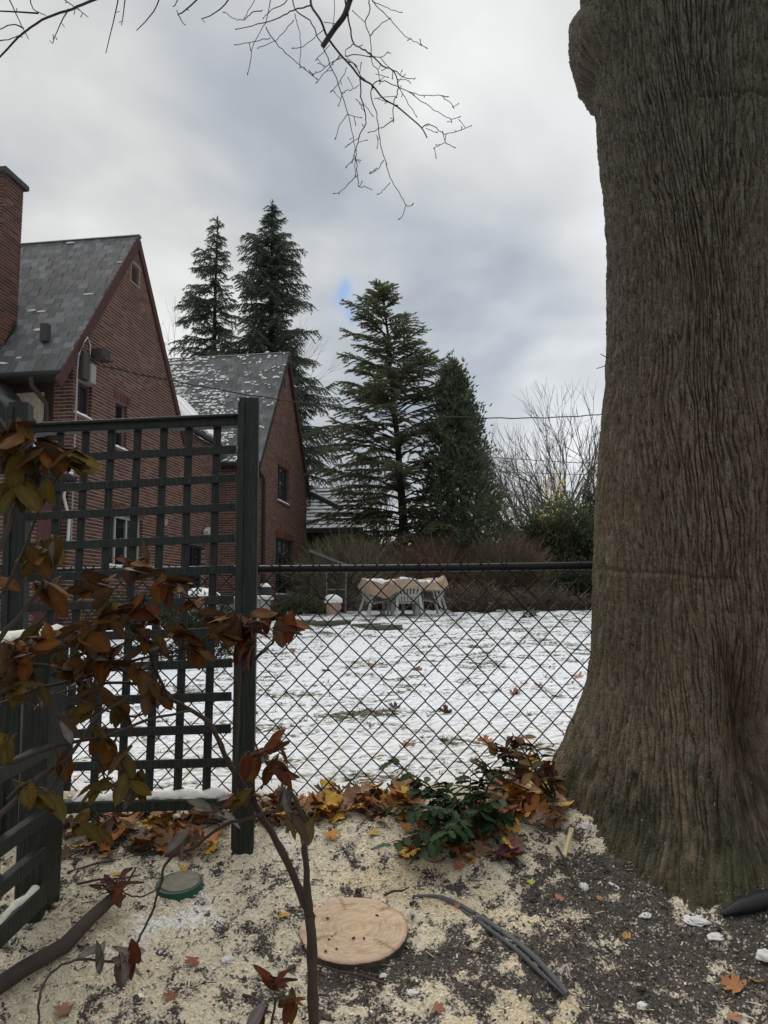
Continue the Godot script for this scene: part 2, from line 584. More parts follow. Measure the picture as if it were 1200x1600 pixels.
func terrain() -> void:
	var bm := mk("bed_ground", 0.95, Color.WHITE, false)
	bm.albedo_texture = bed_picture()
	bm.heightmap_enabled = true
	var gg := FastNoiseLite.new()
	gg.seed = 40; gg.frequency = 0.35; gg.fractal_octaves = 3
	bm.heightmap_texture = ImageTexture.create_from_image(gg.get_image(BW, BH))
	bm.heightmap_scale = 0.9
	tag(put("garden_bed", sheet(BX0, BX1, BZ0, BZ1, 280, 150), bm), "mulch bed strewn with sawdust around the fresh stump", "ground", "", "structure")
	var lm := mk("snowy_lawn", 0.9, Color.WHITE, false)
	lm.albedo_texture = lawn_picture()
	lm.heightmap_enabled = true
	var lg := FastNoiseLite.new()
	lg.seed = 41; lg.frequency = 0.12; lg.fractal_octaves = 4
	lm.heightmap_texture = ImageTexture.create_from_image(lg.get_image(2048, 2048))
	lm.heightmap_scale = 5.0
	tag(put("lawn", sheet(LX0, LX1, LZ0, LZ1, 400, 340), lm), "lawn under thin snow with grass showing through", "lawn", "", "structure")
	# the wide ground out to the horizon
	var b := MB.new()
	var xs := [-400.0, -120.0, -40.0, -20.0, -11.9, -6.0, -2.7, 0.0, 2.7, 6.0, 11.9, 20.0, 40.0, 120.0, 400.0]
	var zs := [30.0, 8.0, 2.0, -0.7, -3.4, -8.0, -16.0, -23.9, -30.0, -45.0, -80.0, -200.0, -500.0]
	for z in zs:
		for x in xs:
			var y := H(x, z) - 0.07
			if z < -24.0: y += 0.06 * (minf(-z, 60.0) - 24.0) * 0.35
			b.vert(Vector3(x, y, z), Vector3.UP, Color(0.72, 0.73, 0.74) if z < -3.0 else Color(0.16, 0.14, 0.11))
	for j in zs.size() - 1:
		for i in xs.size() - 1:
			var a := j * xs.size() + i
			var e := a + xs.size()
			for q in [a, e, a + 1, a + 1, e, e + 1]: b.ix.append(q)
	tag(put("ground", b.smooth_mesh(), M.rough), "snow-covered land reaching to the horizon", "ground", "", "structure")
	# loose shavings on the bed, real flakes
	var fl := MB.new()
	fl.quad(Vector3(-0.5, 0, 0.3), Vector3(0.1, 0.14, 0.34), Vector3(0.12, 0.12, -0.3), Vector3(-0.48, 0.02, -0.26), Color.WHITE)
	fl.quad(Vector3(0.1, 0.14, 0.34), Vector3(0.6, 0.05, 0.25), Vector3(0.55, 0.0, -0.3), Vector3(0.12, 0.12, -0.3), Color.WHITE)
	var xf := []
	var cols := []
	var tries := 0
	while xf.size() < 42000 and tries < 160000:
		tries += 1
		var z := -1.3 - 2.1 * sqrt(rng.randf())
		var x := rnd(-1.0, 1.0) * (0.55 * -z + 0.15)
		var k := bed_at(x, z)
		if k == 0 and rng.randf() > 0.12: continue
		if k == 2 and rng.randf() > 0.3: continue
		var s := rnd(0.003, 0.0075)
		if rng.randf() < 0.02: s *= 2.0
		xf.append(Transform3D(Basis.from_euler(Vector3(rnd(-0.4, 0.4), rnd(0, TAU), rnd(-0.4, 0.4))).scaled(Vector3(s * 1.4, s, s)), Vector3(x, H(x, z) + 0.001, z)))
		cols.append(rcol(Color(0.62, 0.56, 0.43) if k == 1 else Color(0.42, 0.37, 0.29), 0.4))
	var saw := many("sawdust", fl.mesh(), M.plain, xf, cols, self)
	tag(saw, "pale sawdust and shavings scattered over the dark mulch", "sawdust")
	xf = []
	cols = []
	var cm := MB.new()
	cm.box(Transform3D(Basis.from_euler(Vector3(0.2, 0.3, 0.1)), Vector3.ZERO), Vector3(1, 0.35, 0.45), Color.WHITE)
	tries = 0
	while xf.size() < 9000 and tries < 60000:
		tries += 1
		var z := -1.3 - 2.1 * sqrt(rng.randf())
		var x := rnd(-1.0, 1.0) * (0.55 * -z + 0.15)
		if bed_at(x, z) != 0 and rng.randf() > 0.10: continue
		var s := rnd(0.004, 0.011)
		if rng.randf() < 0.03: s *= 2.2
		xf.append(Transform3D(Basis.from_euler(Vector3(rnd(-0.5, 0.5), rnd(0, TAU), rnd(-0.5, 0.5))).scaled(Vector3.ONE * s), Vector3(x, H(x, z) + 0.001, z)))
		cols.append(rcol(Color(0.085, 0.069, 0.056), 0.55))
	tag(many("mulch_chips", cm.mesh(), M.plain, xf, cols, self), "dark bark mulch lying in patches over the bed", "mulch")
	# longer slivers of wood and bits of twig
	var sl := MB.new()
	sl.beam(Vector3(-0.5, 0, 0), Vector3(0.5, 0.03, 0.02), 0.09, 0.04, Vector3.UP, Color.WHITE, 0.01)
	xf = []
	cols = []
	for i in 650:
		var z := -1.3 - 2.0 * sqrt(rng.randf())
		var x := rnd(-1.0, 1.0) * (0.55 * -z + 0.15)
		var s := rnd(0.018, 0.055)
		xf.append(Transform3D(Basis.from_euler(Vector3(rnd(-0.2, 0.2), rnd(0, TAU), rnd(-0.15, 0.15))).scaled(Vector3(s, s * rnd(0.4, 1.0), s * rnd(0.5, 1.2))), Vector3(x, H(x, z) + 0.003, z)))
		cols.append(rcol(Color(0.50, 0.42, 0.29), 0.3) if rng.randf() < 0.35 else rcol(Color(0.10, 0.075, 0.055), 0.5))
	tag(many("wood_debris", sl.mesh(), M.plain, xf, cols, self), "slivers of wood and twig bits strewn over the bed", "wood debris")
	# blades of grass that stand through the snow
	xf = []
	cols = []
	var gm := MB.new()
	for i in 5:
		var a := TAU * i / 5 + rnd(-0.4, 0.4)
		var o := Vector3(cos(a), 0, sin(a))
		var sd := Vector3(-o.z, 0, o.x) * 0.09
		gm.tri(o * 0.1 - sd, o * 0.1 + sd, o * rnd(0.4, 1.0) + Vector3.UP * rnd(0.5, 1.0), Color.WHITE)
	tries = 0
	while xf.size() < 12000 and tries < 200000:
		tries += 1
		var z := -3.5 - 18.0 * pow(rng.randf(), 0.8)
		var x := rnd(-1.0, 1.0) * (0.55 * -z + 0.3)
		var i := int((x - LX0) / (LX1 - LX0) * 2048)
		var j := int((z - LZ0) / (LZ1 - LZ0) * 2048)
		if i < 0 or i > 2047: continue
		var px := lawn_streak[(j * 2048 + i) * 3 + 1]
		if px > 130 and rng.randf() > 0.012: continue
		var s := rnd(0.02, 0.05)
		xf.append(Transform3D(Basis(Vector3.UP, rnd(0, TAU)).scaled(Vector3(s, s * rnd(0.4, 1.0), s)), Vector3(x, H(x, z) - 0.003, z)))
		cols.append(rcol(Color(0.085, 0.10, 0.05) if rng.randf() < 0.7 else Color(0.18, 0.14, 0.08), 0.35))
	tag(many("grass", gm.mesh(), M.plain, xf, cols, self), "grass blades poking through the thin snow of the lawn", "grass")

# ------------------------------------------------------------------ brick house
const COURSE := 0.0677
var brick_meshes := []
var brick_jobs := []          # [part, transform, variant, distance]
var slate_meshes := []
var slate_jobs := []

func frame(o: Vector3, x: Vector3, y: Vector3) -> Transform3D:
	return Transform3D(Basis(x.normalized(), y.normalized(), x.cross(y).normalized()), o)

func brick_variants() -> void:
	for c in [Color(0.140, 0.060, 0.040), Color(0.175, 0.074, 0.047), Color(0.110, 0.050, 0.037), Color(0.215, 0.098, 0.062), Color(0.085, 0.046, 0.038), Color(0.155, 0.060, 0.041), Color(0.125, 0.050, 0.035)]:
		var b := MB.new()
		b.box(Transform3D(), Vector3.ONE, c)
		brick_meshes.append(b.mesh())
	for c in [Color(0.105, 0.117, 0.13), Color(0.135, 0.148, 0.162), Color(0.085, 0.094, 0.104), Color(0.118, 0.122, 0.115), Color(0.185, 0.20, 0.215), Color(0.098, 0.10, 0.095), Color(0.145, 0.16, 0.175)]:
		var b := MB.new()
		b.box(Transform3D(), Vector3.ONE, c)
		slate_meshes.append(b.mesh())

func brick_face(root: Node3D, called: String, fr: Transform3D, y0: float, y1: float, span: Callable, openings: Array, mort := Color(0.40, 0.335, 0.295), dark := 0.0) -> Node3D:
	var mb := MB.new()
	var part := put(called, MB.new().mesh(), M.brick, root)
	part.transform = fr
	var k := 0
	var y := y0
	while y < y1:
		var mid := y + COURSE / 2
		var iv: Array = [span.call(mid)]
		for o in openings:
			if mid > o[2] and mid < o[3]:
				var nx := []
				for a in iv:
					if o[1] <= a[0] or o[0] >= a[1]: nx.append(a)
					else:
						if o[0] > a[0]: nx.append([a[0], o[0]])
						if o[1] < a[1]: nx.append([o[1], a[1]])
				iv = nx
		for a in iv:
			if a[1] - a[0] < 0.02: continue
			mb.abox(Vector3(a[0] + 0.010, y, -0.2), Vector3(a[1] - 0.010, y + COURSE, -0.004), mort)
			var step := 0.213
			var x: float = floorf(a[0] / step) * step - (0.5 * step if k % 2 else 0.0)
			while x < a[1]:
				var p := maxf(x + 0.005, a[0] + 0.001)
				var q := minf(x + step - 0.005, a[1] - 0.001)
				if q - p > 0.025:
					var t := Transform3D(Basis.from_scale(Vector3(q - p, COURSE - rnd(0.0145, 0.0175), 0.07)), Vector3((p + q) / 2, mid, -0.035 + rnd(-0.0015, 0.0015)))
					var wp: Vector3 = (root.transform * fr * t).origin
					var vr := rng.randi() % 7
					brick_jobs.append([part, t, vr, wp.distance_to(eye), wp])
				x += step
		y += COURSE
		k += 1
	for o in openings:       # soldier course above each opening
		if o.size() > 4 and o[4]:
			var x: float = o[0] - 0.1
			mb.abox(Vector3(o[0] - 0.1, o[3] - 0.205, -0.2), Vector3(o[1] + 0.1, o[3] + 0.004, -0.0065), mort)
			while x < o[1] + 0.1 - 0.03:
				var t := Transform3D(Basis.from_scale(Vector3(0.057, 0.196, 0.07)), Vector3(x + 0.034, o[3] - 0.1, -0.031 + rnd(-0.001, 0.001)))
				var wp: Vector3 = (root.transform * fr * t).origin
				brick_jobs.append([part, t, rng.randi() % 4, wp.distance_to(eye), wp])
				x += 0.0677
	part.mesh = mb.mesh()
	part.set_surface_override_material(0, M.brick)
	return part

func slate_roof(root: Node3D, called: String, fr: Transform3D, width: float, length: float, expo: float) -> Node3D:
	var d := MB.new()
	d.abox(Vector3(0, 0.02, -0.16), Vector3(width, length, -0.012), Color(0.07, 0.065, 0.06))
	var part := put(called, d.mesh(), M.slate, root)
	part.transform = fr
	var k := 0
	var y := 0.0
	while y < length - 0.05:
		var x := -rnd(0.0, 0.15)
		while x < width:
			var w := rnd(0.13, 0.22)
			var p := maxf(x, 0.0)
			var q := minf(x + w, width)
			if q - p > 0.04:
				var ln := minf(0.34, length - y)
				var t := Transform3D(Basis(Vector3.RIGHT, 0.080 + rnd(-0.010, 0.014)) * Basis(Vector3.BACK, rnd(-0.008, 0.008)) * Basis.from_scale(Vector3(q - p - 0.006, ln, 0.032 + rnd(0, 0.014))), Vector3((p + q) / 2, y + ln / 2 + rnd(-0.014, 0.014), 0.006))
				var wp: Vector3 = (root.transform * fr * t).origin
				slate_jobs.append([part, t, rng.randi() % 7, wp.distance_to(eye), wp])
			x += w
		y += expo
		k += 1
	return part

func settle(jobs: Array, meshes: Array, called: String, mass: String, mat: Material, most: int, visible: Callable) -> void:
	var seen := jobs.filter(func(j): return visible.call(j[4]))
	seen.sort_custom(func(a, b): return a[3] < b[3])
	var chosen := {}
	for j in seen.slice(0, most):
		chosen[j] = true
		var o := put(called, meshes[j[2]], mat, j[0])
		o.transform = j[1]
	var unit := MB.new()
	unit.box(Transform3D(), Vector3.ONE, Color.WHITE)
	var um := unit.mesh()
	var by := {}
	for i in jobs.size():
		var j: Array = jobs[i]
		if chosen.has(j): continue
		if not by.has(j[0]): by[j[0]] = []
		by[j[0]].append(j)
	for part in by:
		var xs := []
		var cs := []
		for j in by[part]:
			xs.append(j[1])
			var c: Color = (meshes[j[2]] as ArrayMesh).surface_get_arrays(0)[Mesh.ARRAY_COLOR][0]
			cs.append(rcol(c, 0.15))
		many(mass, um, mat, xs, cs, part)

func window_unit(root: Node3D, fr: Transform3D, w: float, h: float, cols: int, rows: int, col: Color, recess := 0.10, snow := true, bar := 0.022, glass := Color(0.02, 0.024, 0.03)) -> Node3D:
	var f := MB.new()
	var z := -recess
	var fw := 0.055
	for s in [[Vector3(0, h / 2, z), Vector3(fw, h, 0.07)], [Vector3(w, h / 2, z), Vector3(fw, h, 0.07)]]:
		var c: Vector3 = s[0]
		c.x = clampf(c.x, fw / 2, w - fw / 2)
		f.box(Transform3D(Basis(), c), s[1], col)
	f.box(Transform3D(Basis(), Vector3(w / 2, h - fw / 2, z + 0.002)), Vector3(w - 2 * fw, fw, 0.066), col)
	f.box(Transform3D(Basis(), Vector3(w / 2, fw / 2, z + 0.002)), Vector3(w - 2 * fw, fw, 0.066), col)
	# the dark room behind
	f.abox(Vector3(0.01, 0.01, z - 0.10), Vector3(w - 0.01, h - 0.01, z - 0.06), Color(0.012, 0.012, 0.014))
	var part := put("window", f.mesh(), M.plain, root)
	part.transform = fr
	var b := MB.new()
	var iw := w - 2 * fw
	var ih := h - 2 * fw
	for i in range(1, cols):
		b.box(Transform3D(Basis(), Vector3(fw + iw * i / cols, h / 2, z + 0.006)), Vector3(bar, ih, 0.03), col)
	for j in range(1, rows):
		b.box(Transform3D(Basis(), Vector3(w / 2, fw + ih * j / rows, z + 0.008)), Vector3(iw, bar, 0.028), col)
	if cols * rows > 1: put("glazing_bar", b.mesh(), M.plain, part)
	for i in cols:
		for j in rows:
			var pn := MB.new()
			pn.abox(Vector3(fw + iw * i / cols + bar / 2, fw + ih * j / rows + bar / 2, z - 0.012), Vector3(fw + iw * (i + 1) / cols - bar / 2, fw + ih * (j + 1) / rows - bar / 2, z - 0.008), glass * rnd(0.7, 1.4))
			put("pane", pn.mesh(), M.glass, part)
	var sl := MB.new()
	sl.abox(Vector3(-0.05, -0.06, -0.18), Vector3(w + 0.05, -0.002, 0.05), Color(0.16, 0.09, 0.075))
	put("sill", sl.mesh(), M.plain, part)
	if snow:
		var s := MB.new()
		var pts := []
		var rad := []
		for i in 9:
			pts.append(Vector3(lerpf(-0.04, w + 0.04, i / 8.0), 0.012 + rnd(0, 0.012), 0.0 + rnd(-0.015, 0.015)))
			rad.append(rnd(0.030, 0.045) if i > 0 and i < 8 else 0.018)
		s.tube(pts, rad, 8, Color(0.85, 0.86, 0.88))
		put("snow", s.mesh(), M.snow, part)
	return part

# scattered patches of thin snow on a roof plane
func roof_snow(part: Node3D, width: float, length: float, n: int, expo: float, dens: Callable, smin := 0.05, smax := 0.22) -> void:
	var xs := []
	var tries := 0
	while xs.size() < n and tries < n * 30:
		tries += 1
		var x := rng.randf() * width
		var k := int(rng.randf() * (length / expo))
		var y := k * expo + rnd(0.01, expo * 0.75)
		if rng.randf() > dens.call(x / width, y / length) + nf.get_noise_2d(x * 1.7 + 5, y * 1.7) * 0.5: continue
		var s := rnd(smin, smax)
		xs.append(Transform3D(Basis(Vector3(s, 0, 0), Vector3(0, 0, rnd(0.010, 0.02)), Vector3(0, -rnd(0.014, 0.035), 0)), Vector3(x, y, 0.046)))
	many("snow", blob(7, 2, 0.3), M.snow, xs, [], part).set_meta("kind", "stuff")

func house() -> void:
	brick_variants()
	var root := thing("brick_house", "red brick house with steep grey slate gables and a tall chimney", "house", Vector3(-5.76, 0, -14.0), deg_to_rad(-7.5))
	var X := Vector3.RIGHT
	var Y := Vector3.UP
	var Z := Vector3.BACK
	var trim := Color(0.085, 0.043, 0.038)
	var dark := Color(0.030, 0.028, 0.027)
	# gable wall of the near wing, and on past it the wall that joins the far wing
	var g1 := func(y: float) -> Array:
		if y < 5.98: return [0.0, 8.03]
		return [maxf(0.0, 2.45 - (9.62 - y) / 1.36), minf(8.03, 2.45 + (9.62 - y) / 1.36)]
	brick_face(root, "gable_wall", frame(Vector3(0, 0, 0), -Z, Y), 0.7, 9.6, g1, [[0.10, 0.70, 5.1, 5.76], [1.68, 2.2, 4.78, 5.98, true], [1.45, 3.1, 2.32, 3.62, true], [5.75, 6.9, 1.6, 3.3, true], [2.15, 2.62, 8.55, 9.05]])
	brick_face(root, "front_wall", frame(Vector3(-4.2, 0, 0), X, Y), 0.7, 5.95, func(_y): return [0.0, 4.2], [[2.75, 3.82, 3.9, 5.98]])
	brick_face(root, "gable_wall", frame(Vector3(1.21, 0, -8.03), -Z, Y), 0.9, 9.6, func(y): return [maxf(0.0, 2.8 - (9.58 - y) / 1.36), minf(5.69, 2.8 + (9.58 - y) / 1.36)], [[1.85, 3.25, 4.72, 6.1, true], [1.66, 3.85, 1.82, 3.8, true], [2.38, 2.82, 8.4, 8.9]])
	brick_face(root, "front_wall", frame(Vector3(-0.4, 0, -8.03), X, Y), 0.9, 5.6, func(_y): return [0.0, 1.61], [])
	# the rest of the walls, out of view
	var core := MB.new()
	core.abox(Vector3(-9, 0.5, -5.2), Vector3(-0.21, 5.7, -0.21), Color(0.13, 0.05, 0.04))
	core.abox(Vector3(-7, 0.5, -8.1), Vector3(-0.21, 5.6, -5.2), Color(0.13, 0.05, 0.04))
	core.abox(Vector3(-7, 0.5, -13.7), Vector3(1.0, 5.3, -8.24), Color(0.13, 0.05, 0.04))
	put("wall", core.mesh(), M.rough, root)
	# roofs
	var up1 := Vector3(0, 3.98, -2.9)
	var r1 := slate_roof(root, "roof", frame(Vector3(-9, 5.74, 0.43), X, up1), 9.03, up1.length(), 0.175)
	roof_snow(r1, 9.03, up1.length(), 26, 0.175, func(u, w): return 0.9 if w < 0.3 and u > 0.75 and u < 0.9 else 0.03, 0.04, 0.13)
	var up2 := Vector3(0, 4.2, -3.17)
	var r2 := slate_roof(root, "roof", frame(Vector3(-6, 5.5, -7.65), X, up2), 7.31, up2.length(), 0.175)
	roof_snow(r2, 7.31, up2.length(), 7000, 0.175, func(u, w): return clampf(1.25 - (u - 0.35) * 1.75 - w * 0.65, 0.0, 1.0), 0.025, 0.08)
	var bk := MB.new()      # far slopes, ridge caps
	for s in [[-9.0, 0.03, 9.72, -2.47, -5.45, 5.72], [-6.0, 1.31, 9.7, -10.83, -14.0, 5.5]]:
		bk.quad(Vector3(s[1], s[2], s[3]), Vector3(s[1], s[5], s[4]), Vector3(s[0], s[5], s[4]), Vector3(s[0], s[2], s[3]), Color(0.09, 0.09, 0.1))
		bk.quad(Vector3(s[0], s[2] - 0.12, s[3]), Vector3(s[0], s[5] - 0.12, s[4]), Vector3(s[1], s[5] - 0.12, s[4]), Vector3(s[1], s[2] - 0.12, s[3]), Color(0.09, 0.09, 0.1))
		bk.beam(Vector3(s[0], s[2] + 0.0, s[3]), Vector3(s[1] + 0.02, s[2] + 0.0, s[3]), 0.16, 0.07, Y, Color(0.10, 0.10, 0.11), 0.03)
	put("roof_ridge", bk.mesh(), M.slate, root)
	# joining wing: snowy slope above a level eave
	var cn := MB.new()
	cn.quad(Vector3(0.16, 6.05, -5.3), Vector3(0.16, 6.05, -8.0), Vector3(-2.2, 8.6, -8.0), Vector3(-2.2, 8.6, -5.3), Color(0.09, 0.09, 0.1))
	cn.quad(Vector3(-2.2, 8.5, -5.3), Vector3(-2.2, 8.5, -8.0), Vector3(0.16, 5.95, -8.0), Vector3(0.16, 5.95, -5.3), Color(0.05, 0.045, 0.04))
	cn.beam(Vector3(0.17, 5.98, -5.15), Vector3(0.17, 5.98, -8.0), 0.09, 0.11, Y, dark, 0.02)
	put("roof", cn.mesh(), M.slate, root)
	var cs := MB.new()
	for i in 14:
		var z := -5.4 - i * 0.19
		cs.box(Transform3D(frame(Vector3(), -Z, Vector3(-2.36, 2.55, 0)).basis, Vector3(-0.5 + rnd(-0.05, 0.05), 6.82, z)), Vector3(0.19, 1.75 + rnd(-0.1, 0.1), 0.06 + rnd(0, 0.02)), Color(0.86, 0.87, 0.89))
	put("snow", cs.mesh(), M.snow, root)
	# barge boards along the rakes
	for s in [[Vector3(0.02, 9.70, -2.45), Vector3(0.02, 5.62, 0.52), 0.20], [Vector3(0.02, 9.70, -2.45), Vector3(0.02, 5.72, -5.38), 0.17], [Vector3(1.28, 9.68, -10.83), Vector3(1.28, 5.45, -7.66), 0.13], [Vector3(1.28, 9.68, -10.83), Vector3(1.28, 5.42, -14.0), 0.13]]:
		var b := MB.new()
		var d: Vector3 = (s[1] - s[0]).normalized()
		b.beam(s[0] - Vector3(0, s[2] * 0.62, 0), s[1] - Vector3(0, s[2] * 0.62, 0), s[2], 0.06, X, trim, 0.008)
		put("barge_board", b.mesh(), M.rough, root)
	# eaves gutters and downspouts
	var gt := MB.new()
	gt.beam(Vector3(-4.2, 5.70, 0.47), Vector3(0.02, 5.70, 0.47), 0.11, 0.11, Y, dark, 0.03)
	gt.beam(Vector3(-4.2, 5.68, 0.25), Vector3(-0.02, 5.68, 0.25), 0.42, 0.05, Y, Color(0.05, 0.04, 0.035), 0.004)
	put("gutter", gt.mesh(), M.plain, root)
	gt = MB.new()
	gt.beam(Vector3(-1.0, 5.47, -7.66), Vector3(1.3, 5.47, -7.66), 0.12, 0.12, Y, dark, 0.03)
	gt.beam(Vector3(-1.0, 5.44, -7.85), Vector3(1.26, 5.44, -7.85), 0.34, 0.04, Y, Color(0.05, 0.04, 0.035), 0.004)
	put("gutter", gt.mesh(), M.plain, root)
	var ds := MB.new()
	ds.tube([Vector3(-0.55, 5.64, 0.46), Vector3(-0.54, 5.50, 0.45), Vector3(-0.45, 5.25, 0.10), Vector3(-0.45, 5.0, 0.07), Vector3(-0.45, 1.0, 0.07)], [0.045, 0.045, 0.045, 0.045, 0.045], 8, Color(0.055, 0.045, 0.04))
	put("downspout", ds.mesh(), M.plain, root)
	ds = MB.new()
	ds.tube([Vector3(1.24, 5.45, -7.68), Vector3(1.22, 5.3, -7.80), Vector3(1.28, 5.1, -8.14), Vector3(1.28, 4.9, -8.16), Vector3(1.28, 1.0, -8.16)], [0.05, 0.05, 0.05, 0.05, 0.05], 8, Color(0.035, 0.028, 0.027))
	put("downspout", ds.mesh(), M.plain, root)
	# stucco panel framed in dark timber under the eave
	var st := MB.new()
	st.abox(Vector3(-1.47, 3.9, -0.12), Vector3(-0.38, 5.66, -0.05), Color(0.78, 0.64, 0.50))
	put("stucco_panel", st.mesh(), M.rough, root)
	var tb := MB.new()
	tb.abox(Vector3(-0.54, 3.9, -0.1), Vector3(-0.37, 5.66, 0.03), Color(0.05, 0.036, 0.031))
	tb.abox(Vector3(-1.47, 3.9, -0.1), Vector3(-1.30, 5.66, 0.03), Color(0.05, 0.036, 0.031))
	tb.abox(Vector3(-1.30, 5.52, -0.1), Vector3(-0.54, 5.66, 0.028), Color(0.05, 0.036, 0.031))
	put("timber_frame", tb.mesh(), M.rough, root)
	# chimney
	var ch := MB.new()
	ch.abox(Vector3(-2.62, 0.8, -0.44), Vector3(-1.66, 9.84, 0.0), Color(0.2, 0.16, 0.14))
	var chim := put("chimney", ch.mesh(), M.brick, root)
	brick_face(root, "chimney_face", frame(Vector3(-2.64, 0, 0.16), X, Y), 5.2, 9.83, func(_y): return [0.0, 1.155], [], Color(0.26, 0.22, 0.20))
	brick_face(root, "chimney_face", frame(Vector3(-1.485, 0, 0.152), -Z, Y), 5.2, 9.83, func(_y): return [0.0, 0.62], [], Color(0.26, 0.22, 0.20))
	var cp := MB.new()
	cp.beam(Vector3(-2.72, 9.89, -0.16), Vector3(-1.42, 9.89, -0.16), 0.80, 0.11, Y, Color(0.075, 0.078, 0.08), 0.02)
	cp.beam(Vector3(-2.6, 10.0, -0.16), Vector3(-1.55, 10.0, -0.16), 0.5, 0.05, Y, Color(0.8, 0.8, 0.82), 0.02)
	put("chimney_cap", cp.mesh(), M.rough, root)
	var fsh := MB.new()
	fsh.quad(Vector3(-1.44, 5.95, 0.28), Vector3(-1.18, 5.93, 0.32), Vector3(-1.18, 6.83, -0.34), Vector3(-1.44, 6.86, -0.34), Color(0.10, 0.095, 0.09))
	fsh.quad(Vector3(-1.475, 6.0, 0.2), Vector3(-1.44, 5.95, 0.28), Vector3(-1.44, 6.86, -0.34), Vector3(-1.475, 7.1, -0.4), Color(0.10, 0.095, 0.09))
	put("flashing", fsh.mesh(), M.plain, root)
	# plumbing vent standing out of the slates
	var pv := MB.new()
	pv.box(Transform3D(Basis(), Vector3(-0.62, 6.66, -0.04)), Vector3(0.14, 0.34, 0.14), Color(0.06, 0.055, 0.055))
	put("roof_vent", pv.mesh(), M.plain, root)
	# steep porch roof in front, low at the corner
	var prf := Vector3(-2.3, 2.95, 0)
	var pr := slate_roof(root, "porch_roof", frame(Vector3(0.10, 3.86, 0.95), -Z, prf), 0.97, prf.length(), 0.205)
	roof_snow(pr, 0.97, prf.length(), 60, 0.205, func(_u, w): return 0.9 if w < 0.22 else 0.05, 0.06, 0.16)
	var pg := MB.new()
	pg.abox(Vector3(-2.2, 0.8, -0.05), Vector3(-0.12, 3.8, 0.75), Color(0.115, 0.045, 0.05))
	pg.beam(Vector3(0.10, 3.82, 0.97), Vector3(0.10, 3.82, 0.0), 0.10, 0.10, Y, dark, 0.02)
	pg.beam(Vector3(0.08, 3.86, 0.96), Vector3(-2.2, 6.78, 0.96), 0.05, 0.16, Vector3(0.78, 0.62, 0), dark, 0.006)
	put("porch_wall", pg.mesh(), M.rough, root)
	var pd := MB.new()
	pd.tube([Vector3(0.06, 3.74, 0.2), Vector3(-0.03, 3.5, 0.12), Vector3(0.06, 3.1, 0.06), Vector3(0.05, 2.6, 0.06)], [0.03, 0.03, 0.03, 0.03], 7, Color(0.55, 0.54, 0.52))
	put("downspout", pd.mesh(), M.plain, root)
	brick_face(root, "porch_wall", frame(Vector3(-2.2, 0, 0.82), X, Y), 0.9, 3.75, func(_y): return [0.0, 2.08], [])
	# windows
	var gf := Transform3D(Basis(-Z, Y, X), Vector3.ZERO)
	window_unit(root, gf * Transform3D(Basis(), Vector3(0.10, 5.1, 0)), 0.60, 0.66, 2, 1, Color(0.055, 0.035, 0.035), 0.12)
	window_unit(root, gf * Transform3D(Basis(), Vector3(1.68, 4.78, 0)), 0.52, 0.99, 2, 2, Color(0.055, 0.035, 0.035), 0.14)
	window_unit(root, gf * Transform3D(Basis(), Vector3(1.45, 2.32, 0)), 1.65, 1.09, 3, 1, Color(0.40, 0.39, 0.36), 0.12, true, 0.05)
	window_unit(root, gf * Transform3D(Basis(), Vector3(5.75, 1.6, 0)), 1.15, 1.49, 2, 1, Color(0.03, 0.032, 0.045), 0.12, false, 0.03, Color(0.008, 0.009, 0.016))
	var g2 := Transform3D(Basis(-Z, Y, X), Vector3(1.21, 0, -8.03))
	window_unit(root, g2 * Transform3D(Basis(), Vector3(1.85, 4.72, 0)), 1.40, 1.17, 3, 2, Color(0.05, 0.048, 0.048), 0.10)
	window_unit(root, g2 * Transform3D(Basis(), Vector3(1.66, 1.82, 0)), 2.19, 1.77, 4, 4, Color(0.065, 0.065, 0.065), 0.10)
	# gable louvres
	for s in [[gf, 2.15, 8.55, 0.47, 0.5, Color(0.26, 0.2, 0.19)], [g2, 2.38, 8.4, 0.44, 0.5, Color(0.2, 0.15, 0.14)]]:
		var lf := MB.new()
		lf.abox(Vector3(0, 0, -0.12), Vector3(s[3], s[4], -0.09), Color(0.03, 0.025, 0.025))
		lf.abox(Vector3(0, 0, -0.09), Vector3(0.04, s[4], 0.01), s[5])
		lf.abox(Vector3(s[3] - 0.04, 0, -0.09), Vector3(s[3], s[4], 0.01), s[5])
		lf.abox(Vector3(0.04, 0, -0.09), Vector3(s[3] - 0.04, 0.04, 0.01), s[5])
		lf.abox(Vector3(0.04, s[4] - 0.04, -0.09), Vector3(s[3] - 0.04, s[4], 0.01), s[5])
		var lv := put("gable_vent", lf.mesh(), M.plain, root)
		lv.transform = s[0] * Transform3D(Basis(), Vector3(s[1], s[2], 0))
		for k in 7:
			var sl := MB.new()
			sl.box(Transform3D(Basis(X, 0.7), Vector3(s[3] / 2, 0.07 + k * 0.058, -0.035)), Vector3(s[3] - 0.09, 0.008, 0.06), s[5])
			put("louvre", sl.mesh(), M.plain, lv)
	# electric service: conduit, weatherhead, loops of cable, floodlight and box
	var grey := Color(0.27, 0.27, 0.265)
	var cd := MB.new()
	cd.tube([Vector3(0.06, 6.25, -0.06), Vector3(0.06, 5.9, -0.03), Vector3(0.06, 4.0, -0.03), Vector3(0.06, 2.6, -0.03)], [0.017, 0.017, 0.017, 0.017], 7, grey)
	put("conduit", cd.mesh(), M.plain, root)
	var cb := MB.new()
	cb.tube([Vector3(0.08, 6.2, -0.05), Vector3(0.1, 6.45, -0.15), Vector3(0.1, 6.62, -0.28), Vector3(0.1, 6.5, -0.4), Vector3(0.08, 6.25, -0.42)], [0.014, 0.012, 0.012, 0.012, 0.012], 5, Color(0.5, 0.5, 0.5))
